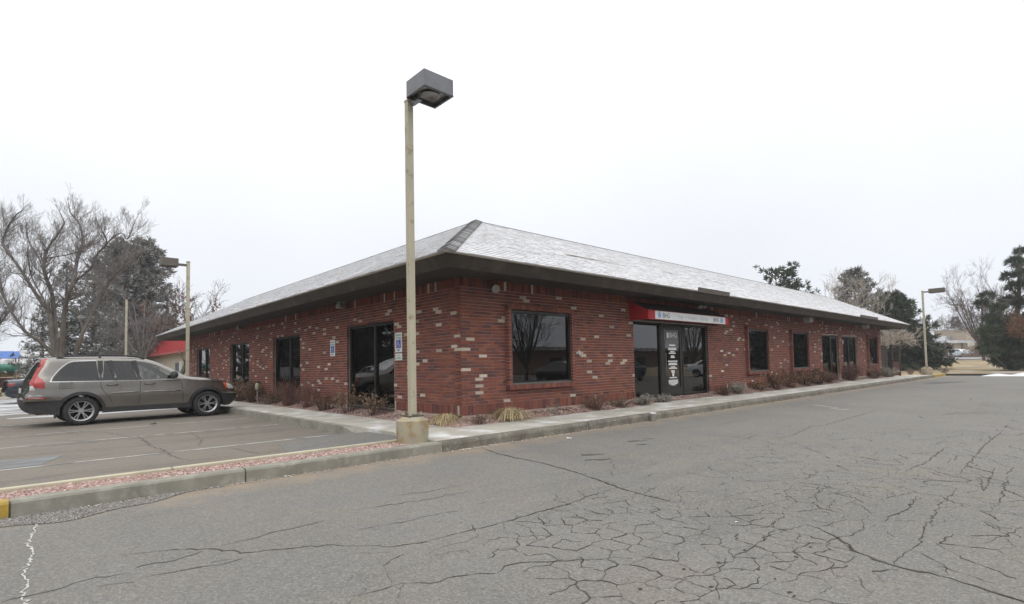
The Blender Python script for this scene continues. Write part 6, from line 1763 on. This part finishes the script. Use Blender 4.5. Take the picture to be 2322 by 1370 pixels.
mb = MB(); P = [(-2.4, -1.2, 1.75), (-1.2, -1.3, 1.85), (0, -1.35, 2.05), (1.2, -1.3, 2.0), (2.0, -1.1, 1.75), (2.35, -.8, 1.45)]
Q = resample(P, .12); mb.tube(Q, [.42+.035*(i % 2) for i in range(len(Q))], 12); mb.obj('crawl_tube', m_pgreen, pg, smooth=True)
mb = MB(); mb.prism([(-.3, 0), (.3, 0), (.3, .25), (.22, .25), (.22, .06), (-.22, .06), (-.22, .25), (-.3, .25)], lambda u, v: (u-.9, -2.9, .15+v), lambda u, v: (u-.9, -1.0, 1.25+v)); mb.obj('slide', m_porg, pg)
mb = MB(); mb.prism([(-.25, 0), (.25, 0), (.25, .22), (-.25, .22)], lambda u, v: (u+.7, -2.4, .1+v), lambda u, v: (u+.7, -1.5, .6+v)); mb.obj('step', m_ppur, pg)
mb = MB(); mb.box(-1.9, 1.9, -1.0, -.93, .2, 1.15); mb.obj('climbing_panel', mat('play_brown', (.16, .06, .045), (.12, .05, .04), .6, 4), pg)
for x, mt in ((-1.4, m_porg), (-.5, m_pyel), (.5, m_porg), (1.4, m_pyel)):
    mb = MB(); mb.lathe([(.001, -.03), (.16, -.03), (.16, .03), (.001, .03)], 10, axis='y'); o = mb.obj('play_disc', mt, pg); o.location = (x, -1.04, .75)
for x, lb, c in ((2.5, 'small white playhouse with a pointed roof behind the parked SUV', m_sign),):
    q = along(70, 58); ph = empty('playhouse', (q[0], q[1], -.39), lb, 'playhouse', rz=YAW-PI/2+.6)
    block(ph, 'wall', -.7, .7, -.6, .6, 0, 2.0, c); mb = MB(); mb.prism([(-.85, 1.98), (.85, 1.98), (0, 2.7)], lambda u, v: (u, -.75, v+.03), lambda u, v: (u, .75, v+.03)); mb.obj('roof', m_sign, ph); block(ph, 'door', -.2, .2, -.63, -.602, 0, 1.1, m_ppur)
kb = MB(); a = along(-30, 38); c = along(62, 33)
kerb_run('yellow_lot_kerb', a, c, m_yellow)
# a low building across the drive, seen only as a reflection in the panes
b = empty('opposite_building', (78, -42, -.3), 'long low building across the drive, mirrored in the entrance glass', 'building')
block(b, 'wall', -34, 26, -8, 0, 0, 3.2, m_brownw); block(b, 'roof', -34.6, 26.6, -8.6, .8, 3.21, 3.7, m_greyroof)
for i in range(8): block(b, 'window', -31+i*7, -28.6+i*7, .002, .05, .9, 2.2, m_darkwin)

# ================================================================== thin winter air
hz = MB(); hz.box(-95, 185, -70, 200, -1.7, 19)
q, n, l, b_ = new_mat('winter_haze'); n.remove(b_)
pv = n.new('ShaderNodeVolumePrincipled'); pv.inputs['Color'].default_value = (.93, .95, 1, 1); pv.inputs['Density'].default_value = .0009; pv.inputs['Anisotropy'].default_value = .2
l.new(pv.outputs[0], n['Material Output'].inputs['Volume'])
hz.obj('haze', q, kind='stuff')
